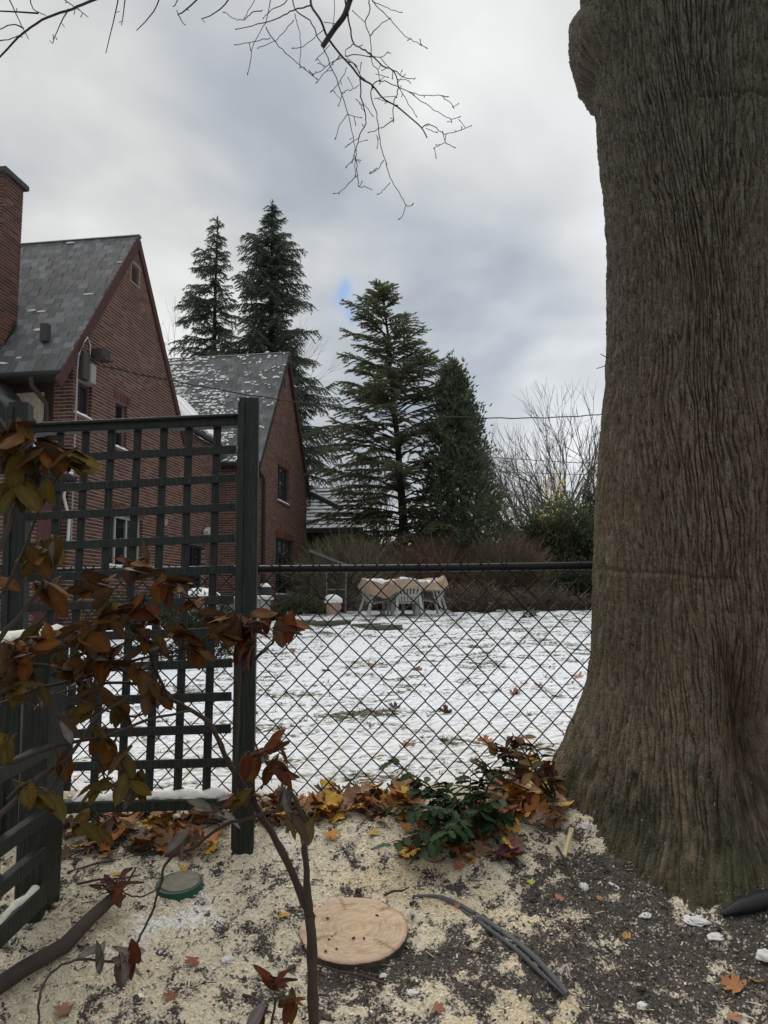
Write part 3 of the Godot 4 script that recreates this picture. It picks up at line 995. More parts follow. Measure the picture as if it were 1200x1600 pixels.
	cb.tube([Vector3(0.1, 6.2, -0.05), Vector3(0.14, 6.4, -0.05), Vector3(0.16, 6.55, -0.2), Vector3(0.14, 6.25, -0.32), Vector3(0.08, 5.95, -0.22), Vector3(0.08, 5.85, -0.4)], [0.009, 0.009, 0.009, 0.009, 0.009, 0.009], 5, Color(0.03, 0.03, 0.03))
	cb.tube([Vector3(0.08, 6.0, -0.2), Vector3(0.08, 6.12, -0.24), Vector3(0.08, 6.14, -0.5), Vector3(0.1, 6.0, -0.6)], [0.008, 0.008, 0.008, 0.008], 5, grey)
	put("service_cable", cb.mesh(), M.plain, root)
	var fl := MB.new()
	fl.box(Transform3D(Basis(X, 0.1), Vector3(0.2, 6.32, -0.75)), Vector3(0.22, 0.05, 0.34), Color(0.06, 0.055, 0.05))
	fl.box(Transform3D(Basis(X, 0.1), Vector3(0.14, 6.43, -0.75)), Vector3(0.2, 0.17, 0.36), Color(0.055, 0.045, 0.042))
	fl.tube([Vector3(0.0, 6.3, -0.55), Vector3(0.14, 6.38, -0.6)], [0.02, 0.02], 6, Color(0.03, 0.03, 0.03))
	put("floodlight", fl.mesh(), M.plain, root)
	var ub := MB.new()
	ub.beam(Vector3(0.06, 5.78, -0.52), Vector3(0.06, 6.15, -0.52), 0.2, 0.14, X, Color(0.30, 0.28, 0.25), 0.02)
	ub.beam(Vector3(0.07, 5.78, -0.25), Vector3(0.07, 6.3, -0.25), 0.22, 0.12, X, Color(0.06, 0.05, 0.048), 0.02)
	put("utility_box", ub.mesh(), M.plain, root)
	var wl := MB.new()
	wl.box(Transform3D(Basis(X, 0.4), Vector3(0.1, 3.45, -4.0)), Vector3(0.12, 0.12, 0.2), Color(0.3, 0.22, 0.16))
	put("wall_lamp", wl.mesh(), M.plain, root)
	wl = MB.new()
	wl.box(Transform3D(Basis(X, 0.5), Vector3(0.12, 3.5, -6.8)), Vector3(0.14, 0.12, 0.25), Color(0.5, 0.48, 0.45))
	put("wall_lamp", wl.mesh(), M.plain, root)
	# rear eave of the far wing with snow lying on it
	var re := MB.new()
	re.beam(Vector3(1.3, 5.50, -13.95), Vector3(2.35, 4.95, -14.3), 0.5, 0.08, Y, Color(0.10, 0.09, 0.09), 0.02)
	put("rear_eave", re.mesh(), M.rough, root)
	var rs := MB.new()
	rs.beam(Vector3(1.32, 5.57, -13.95), Vector3(2.33, 5.03, -14.3), 0.42, 0.06, Y, Color(0.85, 0.86, 0.88), 0.025)
	put("snow", rs.mesh(), M.snow, root)
	var inv := root.transform.affine_inverse()
	settle(brick_jobs, brick_meshes, "brick", "brickwork", M.brick, 300, func(w: Vector3) -> bool:
		var l: Vector3 = inv * w
		return (l.y > 5.0 or l.z < -1.2) and w.x > -6.9 and l.y < 9.7 and (l.z > 0.12 or l.x > -0.05 or l.x < -1.2))
	settle(slate_jobs, slate_meshes, "slate", "slating", M.slate, 300, func(w: Vector3) -> bool:
		var l: Vector3 = inv * w
		return l.x > -2.3 and l.y > 5.7 and l.z > -3.0)

# ------------------------------------------------------------------ the house behind
func far_garage() -> void:
	var root := thing("garage", "low dark outbuilding whose shingled roof is striped with snow", "garage", Vector3(-4.2, 0, -31.0), deg_to_rad(-4))
	var w := MB.new()
	w.abox(Vector3(-5, 0, -5), Vector3(3.2, 4.55, 0), Color(0.06, 0.055, 0.05))
	put("wall", w.mesh(), M.rough, root)
	var up := Vector3(0, 2.0, -2.3)
	var fr := frame(Vector3(-5.2, 4.5, 0.35), Vector3.RIGHT, up)
	var d := MB.new()
	d.abox(Vector3(0, 0, -0.1), Vector3(8.6, up.length(), 0), Color(0.07, 0.07, 0.075))
	var part := put("roof", d.mesh(), M.slate, root)
	part.transform = fr
	for k in 11:
		var s := MB.new()
		var y := 0.03 + k * 0.27
		for i in 30:
			var x := i * 0.287
			var hh := rnd(0.15, 0.215) * (1.0 - 0.02 * k)
			s.abox(Vector3(x, y, 0.001), Vector3(x + 0.286, y + hh, 0.03 + rnd(0, 0.015)), Color(0.84, 0.86, 0.89))
			s.abox(Vector3(x, y + hh + 0.01, 0.001), Vector3(x + 0.286, y + 0.262, 0.02), Color(0.075, 0.08, 0.085))
		put("shingle_course", s.mesh(), M.snow, part)
	var f := MB.new()
	f.abox(Vector3(-5.2, 4.34, 0.3), Vector3(3.4, 4.49, 0.4), Color(0.05, 0.045, 0.04))
	put("fascia", f.mesh(), M.plain, root)

# ------------------------------------------------------------------ conifers
func spray(b: MB, p: Vector3, d: Vector3, side: Vector3, s: float, n: int, col: Color, droop: float, wide := 0.16) -> void:
	# a little fan of needle blades round the twig d
	for i in n:
		var a := rnd(-1.0, 1.0)
		var dir := (d * rnd(0.5, 1.0) + side * a * 0.9 + Vector3(rnd(-0.3, 0.3), rnd(-0.35, 0.25) - droop, rnd(-0.3, 0.3))).normalized()
		var w := dir.cross(Vector3(rnd(-1, 1), rnd(-1, 1), rnd(-1, 1))).normalized() * s * wide
		var l := s * rnd(0.6, 1.15)
		var base := p + d * rnd(-0.3, 0.3) * s
		b.tri(base - w * 0.5, base + w, base + dir * l, rcol(col, 0.28))

func conifer(called: String, label: String, base: Vector3, h: float, o: Dictionary) -> void:
	var root := thing(called, label, "tree", base, 0.0, "")
	var t := MB.new()
	var lean: Vector3 = o.get("lean", Vector3.ZERO)
	var pts := []
	var rad := []
	for i in 13:
		var s := i / 12.0
		pts.append(lean * s * s * h + Vector3(nf.get_noise_1d(s * 3.0 + base.x), 0, nf.get_noise_1d(s * 3.0 + base.z)) * 0.12 + Vector3(0, s * h, 0))
		rad.append(lerpf(o.trunk, 0.02, pow(s, 0.85)))
	t.tube(pts, rad, 9, o.get("bark", Color(0.045, 0.036, 0.03)))
	put("trunk", t.mesh(), M.rough, root)
	var br := MB.new()
	var cr := MB.new()
	var y: float = o.low
	var prof: Callable = o.profile
	while y < h - 0.15:
		var s := y / h
		var n: int = o.get("per", 5)
		var a0 := rnd(0, TAU)
		for k in n:
			if rng.randf() < float(o.get("gaps", 0.15)): continue
			var a := a0 + TAU * k / n + rnd(-0.35, 0.35)
			var L: float = prof.call(s, a) * rnd(0.62, 1.12)
			if L < 0.12: continue
			var dir := Vector3(cos(a), 0, sin(a))
			var rise: float = lerpf(float(o.rise_low), float(o.rise_top), s)
			var sag: float = o.sag
			var st: Vector3 = lean * s * s * h + Vector3(0, y + rnd(-0.12, 0.12), 0)
			var bp := []
			var brd := []
			var m := 6
			for j in m + 1:
				var q := float(j) / m
				bp.append(st + dir * L * q + Vector3(0, (rise * q - sag * q * q + float(o.get("tip", 0.0)) * q * q * q) * L, 0) + Vector3(rnd(-1, 1), rnd(-1, 1), rnd(-1, 1)) * 0.03 * L * q)
				brd.append(lerpf(0.012 + 0.011 * L, 0.005, q))
			br.tube(bp, brd, 3, Color(0.05, 0.042, 0.036), false)
			var bare: float = o.get("bare", 0.2)
			if rng.randf() < float(o.get("dead", 0.0)): continue
			var step: float = o.get("step", 0.13)
			var q := bare + rnd(0, 0.08)
			var side := dir.cross(Vector3.UP)
			while q <= 1.0:
				var fj := q * m
				var j := mini(int(fj), m - 1)
				var p: Vector3 = (bp[j] as Vector3).lerp(bp[j + 1], fj - j)
				var d: Vector3 = ((bp[j + 1] as Vector3) - bp[j]).normalized()
				var tw: float = o.twig * (0.35 + 0.65 * sin(PI * clampf((q - bare) / (1.0 - bare) * 0.75 + 0.2, 0, 1))) * clampf(L / 1.6, 0.4, 1.0)
				for sg in [-1.0, 1.0]:
					# a side twig, leaning out and hanging
					var td: Vector3 = (d * 0.75 + side * sg * rnd(0.5, 1.0) + Vector3.DOWN * (float(o.hang) + rnd(-0.2, 0.25))).normalized()
					var ln := tw * rnd(0.5, 1.2)
					var e := 0.0
					while e < ln:
						spray(cr, p + td * e + Vector3.DOWN * e * e * 0.3, td, td.cross(Vector3.UP).normalized(), float(o.blade), int(o.get("fan", 4)), o.color, float(o.get("droop", 0.15)), float(o.get("wide", 0.16)))
						e += float(o.blade) * 0.62
				spray(cr, p, d, side, float(o.blade), 3, o.color, 0.0, float(o.get("wide", 0.16)))
				q += step / L
		y += float(o.gap) * rnd(0.7, 1.3) * (1.0 - 0.45 * s)
	for i in 10:
		spray(cr, pts[12] + Vector3(0, -0.1 * i, 0) + Vector3(rnd(-0.05, 0.05), 0, rnd(-0.05, 0.05)), Vector3.UP, Vector3.RIGHT, float(o.blade) * 1.1, 4, o.color, 0.0)
	put("branches", br.mesh(), M.twig, root).set_meta("kind", "stuff")
	put("crown", cr.mesh(), M.needle, root).set_meta("kind", "stuff")

func prof_cone(w: float, s0: float, pw: float) -> Callable:
	return func(s: float, _a: float) -> float:
		return w * pow(clampf((1.0 - s) / (1.0 - s0), 0, 1.15), pw)

func on_ground(p: Vector3, dy := -0.1) -> Vector3:
	return Vector3(p.x, H(p.x, p.z) + dy, p.z)

func conifers() -> void:
	# two spruces behind the roofs
	var p := on_ground(spot(336, 560, 36.0))
	conifer("spruce_tree", "thin ragged spruce with dead twigs on one side, farther behind the roof", p, spot(324, 326, 36.0).y - p.y, {
		"trunk": 0.30, "low": 8.0, "profile": func(s, a):
			var w := 3.1 * pow(clampf((1.0 - s) / 0.50, 0, 1.0), 0.60)
			return w * (1.0 if cos(a) < 0.1 else 0.66) * (0.82 + 0.45 * nf.get_noise_2d(s * 22.0, 3.0) + 0.14 * sin(s * 60.0)),
		"rise_low": -0.05, "rise_top": 0.5, "sag": 0.55, "tip": 0.25, "gap": 0.42, "per": 6, "gaps": 0.2, "dead": 0.14, "twig": 0.62, "hang": 0.55, "blade": 0.17, "fan": 5, "color": Color(0.11, 0.13, 0.10), "bare": 0.18, "step": 0.13})
	p = on_ground(spot(424, 600, 34.0))
	conifer("spruce_tree", "tall full spruce rising highest above the slate roofs", p, spot(410, 296, 34.0).y - p.y, {
		"trunk": 0.36, "low": 4.5, "profile": func(s, a):
			var w := 3.3 * pow(clampf((1.0 - s) / 0.55, 0, 1.0), 0.64)
			return w * (0.84 + 0.42 * nf.get_noise_2d(s * 20.0, 9.0) + 0.14 * sin(s * 52.0)) * (1.15 if cos(a) > 0.3 and s < 0.55 else 0.95),
		"rise_low": 0.0, "rise_top": 0.55, "sag": 0.6, "tip": 0.3, "gap": 0.38, "per": 7, "gaps": 0.14, "twig": 0.66, "hang": 0.6, "blade": 0.17, "fan": 5, "color": Color(0.105, 0.128, 0.10), "bare": 0.12, "step": 0.13})
	# the hemlock in the middle, its trunk showing
	p = on_ground(spot(630, 880, 27.5), 0.3)
	conifer("hemlock_tree", "broad open hemlock with a bare dark lower trunk behind the covered table", p, spot(588, 418, 27.5).y - p.y, {
		"trunk": 0.22, "low": 1.6, "lean": Vector3(-0.06, 0, 0), "profile": func(s, a):
			var w := 3.35 * pow(clampf((1.0 - s) / 0.66, 0, 1.0), 0.66)
			if s < 0.3: w *= 0.9
			return w * (0.88 + 0.55 * nf.get_noise_2d(s * 13.0 + a * 0.9, 21.0)) * (1.05 if cos(a) < 0 and s < 0.6 else 0.92),
		"rise_low": 0.12, "rise_top": 0.95, "sag": 0.38, "tip": 0.12, "gap": 0.27, "per": 6, "gaps": 0.30, "twig": 0.74, "hang": 0.12, "blade": 0.13, "fan": 5, "color": Color(0.15, 0.165, 0.10), "bare": 0.24, "step": 0.125, "wide": 0.22, "droop": 0.06})
	# the dense arborvitae beside it, built of upright sprays in clumps
	p = on_ground(spot(737, 860, 26.0))
	var h := spot(712, 565, 26.0).y - p.y
	var root := thing("arborvitae_tree", "dense dark arborvitae with a pointed full crown, next to the hemlock", "tree", p)
	var t := MB.new()
	t.tube([Vector3.ZERO, Vector3(-0.27, h * 0.5, 0), Vector3(-0.51, h * 0.95, 0)], [0.22, 0.12, 0.03], 8, Color(0.06, 0.045, 0.035))
	put("trunk", t.mesh(), M.rough, root)
	var cr := MB.new()
	for i in 1150:
		var s := pow(rng.randf(), 0.85)
		var y := lerpf(0.1, h, s)
		var a := rnd(0, TAU)
		var w := 2.2 * pow(clampf(1.0 - s, 0, 1), 0.70) * (0.62 + 0.38 * smoothstep(0.0, 0.25, s))
		w *= 0.86 + 0.55 * nf.get_noise_3d(cos(a) * 1.3, y * 0.7, sin(a) * 1.3)
		var r := w * pow(rng.randf(), 0.4)
		var c := Vector3(-0.54 * s + cos(a) * r, y, sin(a) * r)
		var k := nf.get_noise_3d(c.x * 0.9, c.y * 0.9, c.z * 0.9)
		if s > 0.3 and nf.get_noise_3d(c.x * 1.7 + 9.0, c.y * 1.7, c.z * 1.7) < -0.16: continue
		var col := Color(0.12, 0.145, 0.095) * (1.0 + k * 0.7)
		var rr := rnd(0.15, 0.36)
		for j in 19:
			var q := Vector3(rng.randfn(), rng.randfn() * 1.3, rng.randfn()) * rr * 0.55
			var d := (Vector3(cos(a) * 0.6, 1.0, sin(a) * 0.6) + q * 1.5).normalized()
			spray(cr, c + q, d, d.cross(Vector3.UP).normalized(), 0.135, 4, col, 0.02, 0.27)
	put("crown", cr.mesh(), M.needle, root).set_meta("kind", "stuff")

# ------------------------------------------------------------------ bare trees and bushes
func grow(b: MB, p: Vector3, d: Vector3, l: float, r: float, depth: int, spread: float, col: Color, up := 0.25) -> void:
	var pts := [p]
	var rad := [r]
	var q := p
	var dd := d
	var m := 3
	for i in m:
		dd = (dd + Vector3(rnd(-1, 1), rnd(-1, 1), rnd(-1, 1)) * 0.13 + Vector3.UP * up * 0.12).normalized()
		q += dd * l / m
		pts.append(q)
		rad.append(lerpf(r, r * 0.62, float(i + 1) / m))
	b.tube(pts, rad, 6 if depth > 4 else (4 if depth > 2 else 3), col, false)
	if depth <= 0: return
	var n := 2 if rng.randf() < 0.6 else 3
	for i in n:
		var ax := dd.cross(Vector3(rnd(-1, 1), rnd(-1, 1), rnd(-1, 1))).normalized()
		var nd := dd.rotated(ax, spread * rnd(0.5, 1.25))
		grow(b, q, (nd + Vector3.UP * up * 0.3).normalized(), l * rnd(0.68, 0.9), maxf(r * 0.60, 0.006), depth - 1, spread, col, up)
	for i in 2:     # side twigs part way along
		var k := rng.randi_range(1, m - 1)
		var ax := dd.cross(Vector3(rnd(-1, 1), rnd(-1, 1), rnd(-1, 1))).normalized()
		if depth > 1: grow(b, pts[k], dd.rotated(ax, spread * 1.5), l * 0.55, maxf(r * 0.4, 0.006), depth - 2, spread, col, up)

func bare_tree(label: String, base: Vector3, h: float, depth: int, spread: float, dirs: Array, r := 0.2, col := Color(0.085, 0.072, 0.064), short := 0.26) -> void:
	var root := thing("bare_tree", label, "tree", base)
	var t := MB.new()
	t.tube([Vector3(0, -0.2, 0), Vector3(0.02, h * 0.12, 0), Vector3(0, h * 0.24, 0.02)], [r * 1.25, r, r * 0.9], 8, col)
	put("trunk", t.mesh(), M.rough, root)
	var b := MB.new()
	for d in dirs:
		grow(b, Vector3(0, h * rnd(0.15, 0.235), 0), (d as Vector3).normalized(), h * short, r * 0.62, depth, spread, col)
	put("crown", b.mesh(), M.twig, root).set_meta("kind", "stuff")

func twig_bush(called: String, label: String, c: Vector3, rx: float, ry: float, rz: float, n: int, col: Color, fleck: Color, nfleck: int, thick := 0.007, group := "") -> Node3D:
	var root := thing(called, label, "bush", on_ground(c, -0.05), 0.0, group)
	var b := MB.new()
	for i in n:
		var a := rnd(0, TAU)
		var rr := sqrt(rng.randf())
		var base := Vector3(cos(a) * rx * rr * 0.5, 0, sin(a) * rz * rr * 0.5)
		var a2 := a + rnd(-0.7, 0.7)
		var tip := Vector3(cos(a2) * rx * rr, ry * rnd(0.55, 1.0) * sqrt(maxf(0.15, 1.0 - rr * rr * 0.75)), sin(a2) * rz * rr)
		var mid := base.lerp(tip, 0.5) + Vector3(rnd(-0.12, 0.12) * rx, ry * rnd(0.02, 0.18), rnd(-0.12, 0.12) * rz)
		var cc := rcol(col, 0.6)
		b.tube([base, base.lerp(mid, 0.6) + Vector3(rnd(-0.05, 0.05), 0, 0), mid, tip], [thick * 1.5, thick * 1.2, thick, thick * 0.5], 3, cc, false)
		for j in 4:
			var q := mid.lerp(tip, rnd(-0.3, 0.8))
			var e := q + (tip - mid).normalized() * rnd(0.15, 0.4) * ry * 0.6 + Vector3(rnd(-0.3, 0.3), rnd(-0.1, 0.25), rnd(-0.3, 0.3)) * ry * 0.5
			b.tube([q, q.lerp(e, 0.5) + Vector3(0, 0.03, 0), e], [thick * 0.7, thick * 0.6, thick * 0.35], 3, cc, false)
	put("twigs", b.mesh(), M.twig, root).set_meta("kind", "stuff")
	if nfleck > 0:
		var f := MB.new()
		for i in nfleck:
			var a := rnd(0, TAU)
			var rr := sqrt(rng.randf())
			var y := rnd(0.1, 1.0) * ry * sqrt(maxf(0.15, 1.0 - rr * rr * 0.8))
			var p := Vector3(cos(a) * rx * rr, y, sin(a) * rz * rr)
			var d := Vector3(rnd(-1, 1), rnd(-0.8, 0.4), rnd(-1, 1)).normalized() * rnd(0.05, 0.11)
			var w := d.cross(Vector3(rnd(-1, 1), rnd(-1, 1), rnd(-1, 1))).normalized() * 0.025
			f.tri(p - w, p + w, p + d, rcol(fleck, 0.4))
		put("leaves", f.mesh(), M.dryleaf, root).set_meta("kind", "stuff")
	return root

func leaf_bush(called: String, label: String, c: Vector3, rx: float, ry: float, rz: float, n: int, col: Color, size: float, lump := 0.5, group := "") -> Node3D:
	var root := thing(called, label, "bush", on_ground(c, -0.05), 0.0, group)
	var b := MB.new()
	for i in int(n / 60.0) + 6:
		var a := rnd(0, TAU)
		var tip := Vector3(cos(a) * rx * rnd(0.2, 0.85), ry * rnd(0.4, 0.9), sin(a) * rz * rnd(0.2, 0.85))
		b.tube([Vector3(tip.x * 0.1, 0, tip.z * 0.1), tip * 0.5 + Vector3(0, 0.08 * ry, 0), tip], [0.02 * ry + 0.004, 0.012 * ry + 0.003, 0.004], 4, Color(0.06, 0.045, 0.035), false)
	put("stems", b.mesh(), M.twig, root).set_meta("kind", "stuff")
	var f := MB.new()
	for i in n:
		var d := Vector3(rnd(-1, 1), rnd(-0.25, 1), rnd(-1, 1)).normalized()
		var k := 1.0 + lump * nf.get_noise_3d(d.x * 1.8 + c.x, d.y * 1.8, d.z * 1.8 + c.z)
		var r := k * pow(rng.randf(), 0.3)
		var p := Vector3(d.x * rx * r, maxf(0.02, d.y * ry * r + ry * 0.06), d.z * rz * r)
		var q := nf.get_noise_3d(p.x * 1.4 + 3, p.y * 1.4, p.z * 1.4)
		if q < -0.3: continue
		var ld := (d * 0.6 + Vector3(rnd(-0.8, 0.8), rnd(-0.6, 0.5), rnd(-0.8, 0.8))).normalized() * size * rnd(0.7, 1.3)
		var w := ld.cross(Vector3.UP + Vector3(rnd(-0.6, 0.6), 0, rnd(-0.6, 0.6))).normalized() * size * 0.26
		var cc := rcol(col * (1.0 + q * 0.6), 0.25)
		f.tri(p - w * 0.6, p + w, p + ld, cc)
		f.tri(p - w * 0.6 + ld * 0.1, p + ld, p - w, cc)
	put("leaves", f.mesh(), M.needle, root).set_meta("kind", "stuff")
	return root

func background_plants() -> void:
	# bare trees on the skyline
	var p := on_ground(spot(862, 800, 42.0))
	bare_tree("bare tree with ascending fan of limbs beyond the dark evergreens", p, spot(840, 690, 42.0).y - p.y, 5, 0.36, [Vector3(-0.9, 0.75, 0.2), Vector3(-0.45, 1, -0.2), Vector3(0.1, 1, 0.2), Vector3(0.5, 1, 0.1)], 0.2)
	p = on_ground(spot(925, 800, 38.0))
	bare_tree("taller bare tree half hidden by the big trunk", p, spot(905, 648, 38.0).y - p.y, 5, 0.42, [Vector3(-0.7, 1, 0.1), Vector3(-0.3, 1, -0.3), Vector3(0.2, 1, 0.2), Vector3(-0.95, 0.8, 0)], 0.18)
	for s in [[268, 520, 46.0, 280, "fine-twigged bare tree showing between near gable and spruce"], [520, 720, 44.0, 250, "bare tree seen above the snow-striped garage roof"], [770, 720, 50.0, 255, "slight bare tree at the edge of the arborvitae"], [690, 760, 52.0, 240, "bare tree glimpsed between hemlock and arborvitae"]]:
		p = on_ground(spot(s[0], 860, s[2]))
		bare_tree(s[4], p, spot(s[0], s[1], s[2]).y - p.y, 5, 0.42, [Vector3(-0.5, 1, 0), Vector3(0.3, 1, 0.3), Vector3(0.05, 1, -0.4), Vector3(0.6, 1, 0)], 0.15, Color(0.13, 0.115, 0.105))
	# evergreens and brush behind the lawn
	leaf_bush("yew_shrub", "wide dark green yew mass between arborvitae and big trunk", spot(882, 900, 26.0), 1.9, 3.6, 1.3, 26000, Color(0.09, 0.108, 0.062), 0.15, 0.35)
	leaf_bush("yew_shrub", "dark conical yew tucked close against the big trunk", spot(935, 900, 29.0), 0.9, 4.7, 0.9, 11000, Color(0.045, 0.056, 0.04), 0.16)
	leaf_bush("yellow_shrub", "shrub with last yellow autumn leaves above the yew", spot(868, 880, 31.0), 0.9, 4.4, 0.8, 3600, Color(0.55, 0.40, 0.06), 0.17, 0.8)
	leaf_bush("evergreen_shrub", "low dark evergreen below the far end of the fence rail", spot(905, 930, 22.5), 1.0, 1.4, 0.7, 6000, Color(0.045, 0.056, 0.03), 0.12)
	leaf_bush("evergreen_shrub", "loose olive evergreen at the foot of the hemlock trunk", spot(575, 900, 27.0), 1.8, 2.9, 1.0, 8000, Color(0.085, 0.094, 0.05), 0.14, 0.9)
	leaf_bush("evergreen_shrub", "dark hedge-like evergreen under the garage eave", spot(520, 900, 29.0), 1.8, 2.3, 0.8, 9000, Color(0.07, 0.075, 0.042), 0.15)
	leaf_bush("evergreen_shrub", "shaded evergreen filling the base of the arborvitae", spot(700, 900, 28.5), 2.0, 2.6, 0.9, 9000, Color(0.055, 0.066, 0.038), 0.16)
	twig_bush("brown_bush", "rounded rusty brown twiggy bush in front of the yew", spot(796, 940, 24.0), 1.3, 2.5, 1.0, 900, Color(0.155, 0.118, 0.078), Color(0.16, 0.09, 0.04), 500)
	twig_bush("brown_bush", "reddish brush tangled behind the covered table", spot(690, 935, 24.5), 1.9, 2.5, 1.0, 900, Color(0.185, 0.118, 0.088), Color(0.22, 0.09, 0.05), 600)
	twig_bush("brown_bush", "straw-brown leaning brush beside the far brick gable", spot(540, 935, 24.0), 1.7, 2.5, 1.0, 800, Color(0.20, 0.175, 0.115), Color(0.20, 0.12, 0.06), 500)
	twig_bush("brown_bush", "sparse grey-brown brush under the hemlock", spot(610, 935, 25.0), 1.5, 2.4, 1.0, 700, Color(0.19, 0.145, 0.11), Color(0.22, 0.10, 0.05), 400)
	twig_bush("brown_bush", "low dark brush along the lawn edge below the yew", spot(850, 945, 21.8), 1.6, 0.8, 0.6, 380, Color(0.13, 0.10, 0.075), Color(0.12, 0.085, 0.04), 300)
	twig_bush("brown_bush", "low tangled brush just right of the table cover", spot(740, 945, 21.5), 1.1, 0.9, 0.6, 380, Color(0.14, 0.105, 0.08), Color(0.13, 0.10, 0.05), 300)
	twig_bush("brown_bush", "thin brush behind the snow-topped bin", spot(500, 945, 21.8), 1.3, 0.9, 0.6, 360, Color(0.12, 0.10, 0.08), Color(0.14, 0.12, 0.06), 200)
	# border plants against the far gable and on the lawn edge
	leaf_bush("border_plant", "grey-green border plants under the far gable window", spot(462, 952, 20.5), 0.8, 0.55, 0.4, 900, Color(0.10, 0.12, 0.06), 0.14)
	leaf_bush("border_plant", "small tuft of grey-green leaves at the lawn edge", spot(828, 968, 17.5), 0.18, 0.24, 0.18, 160, Color(0.13, 0.15, 0.10), 0.1)
	leaf_bush("boxwood_shrub", "dark boxwood with snow on it behind the trellis", spot(305, 1090, 8.6), 0.42, 0.72, 0.4, 5200, Color(0.035, 0.05, 0.022), 0.055)
	leaf_bush("boxwood_shrub", "second boxwood, farther off by the white heat pump", spot(310, 990, 15.0), 0.75, 0.8, 0.5, 2500, Color(0.05, 0.066, 0.03), 0.08)
	leaf_bush("boxwood_shrub", "snow-dusted shrub below the kitchen window", spot(215, 985, 13.5), 1.0, 0.8, 0.5, 2600, Color(0.05, 0.06, 0.03), 0.08)
	# far wood behind everything
	var fw := MB.new()
	var fl := MB.new()
	for i in 46:
		var x := rnd(-34, 44)
		var z := rnd(-62, -52)
		grow(fw, Vector3(x, H(x, z) + 0.5, z), Vector3(rnd(-0.1, 0.1), 1, 0), rnd(2.2, 3.4), 0.12, 4, 0.45, Color(0.13, 0.115, 0.105))
	for i in 5000:
		var x := rnd(-34, 44)
		var z := rnd(-60, -50)
		var p2 := Vector3(x, H(x, z) + 0.45 + rng.randf() * (3.2 + 1.6 * nf.get_noise_1d(x * 0.3)), z)
		spray(fl, p2, Vector3(rnd(-1, 1), 0.4, 0).normalized(), Vector3.RIGHT, 0.6, 3, Color(0.06, 0.058, 0.045), 0.1, 0.35)
	var wood := put("far_wood", fw.mesh(), M.twig)
	tag(wood, "far line of bare wood beyond the gardens", "woods", "", "stuff")
	tag(put("undergrowth", fl.mesh(), M.needle), "far dull undergrowth at the foot of the wood", "undergrowth", "", "stuff")

# ------------------------------------------------------------------ the big street tree
const TC := Vector3(1.42, 0, -3.35)
func trunk_radius(h: float) -> float:
	var t := [[0.3, 1.0], [0.55, 0.86], [0.68, 0.735], [0.86, 0.645], [1.13, 0.553], [1.34, 0.52], [1.63, 0.505], [2.07, 0.475], [2.5, 0.435], [3.2, 0.42], [3.8, 0.44], [4.47, 0.49], [5.2, 0.5], [6.5, 0.46]]
	for i in t.size() - 1:
		if h < t[i + 1][0]:
			var k: float = clampf((h - t[i][0]) / (t[i + 1][0] - t[i][0]), 0, 1)
			# Catmull-Rom between the measured girths
			var a: float = t[maxi(i - 1, 0)][1]
			var b: float = t[i][1]
			var c: float = t[i + 1][1]
			var d: float = t[mini(i + 2, t.size() - 1)][1]
			return 0.5 * (2 * b + (c - a) * k + (2 * a - 5 * b + 4 * c - d) * k * k + (3 * b - a - 3 * c + d) * k * k * k)
	return t[-1][1]
func trunk_shift(h: float) -> float:
	return 0.045 * smoothstep(1.7, 3.3, h) + 0.02 * smoothstep(3.3, 6.0, h)

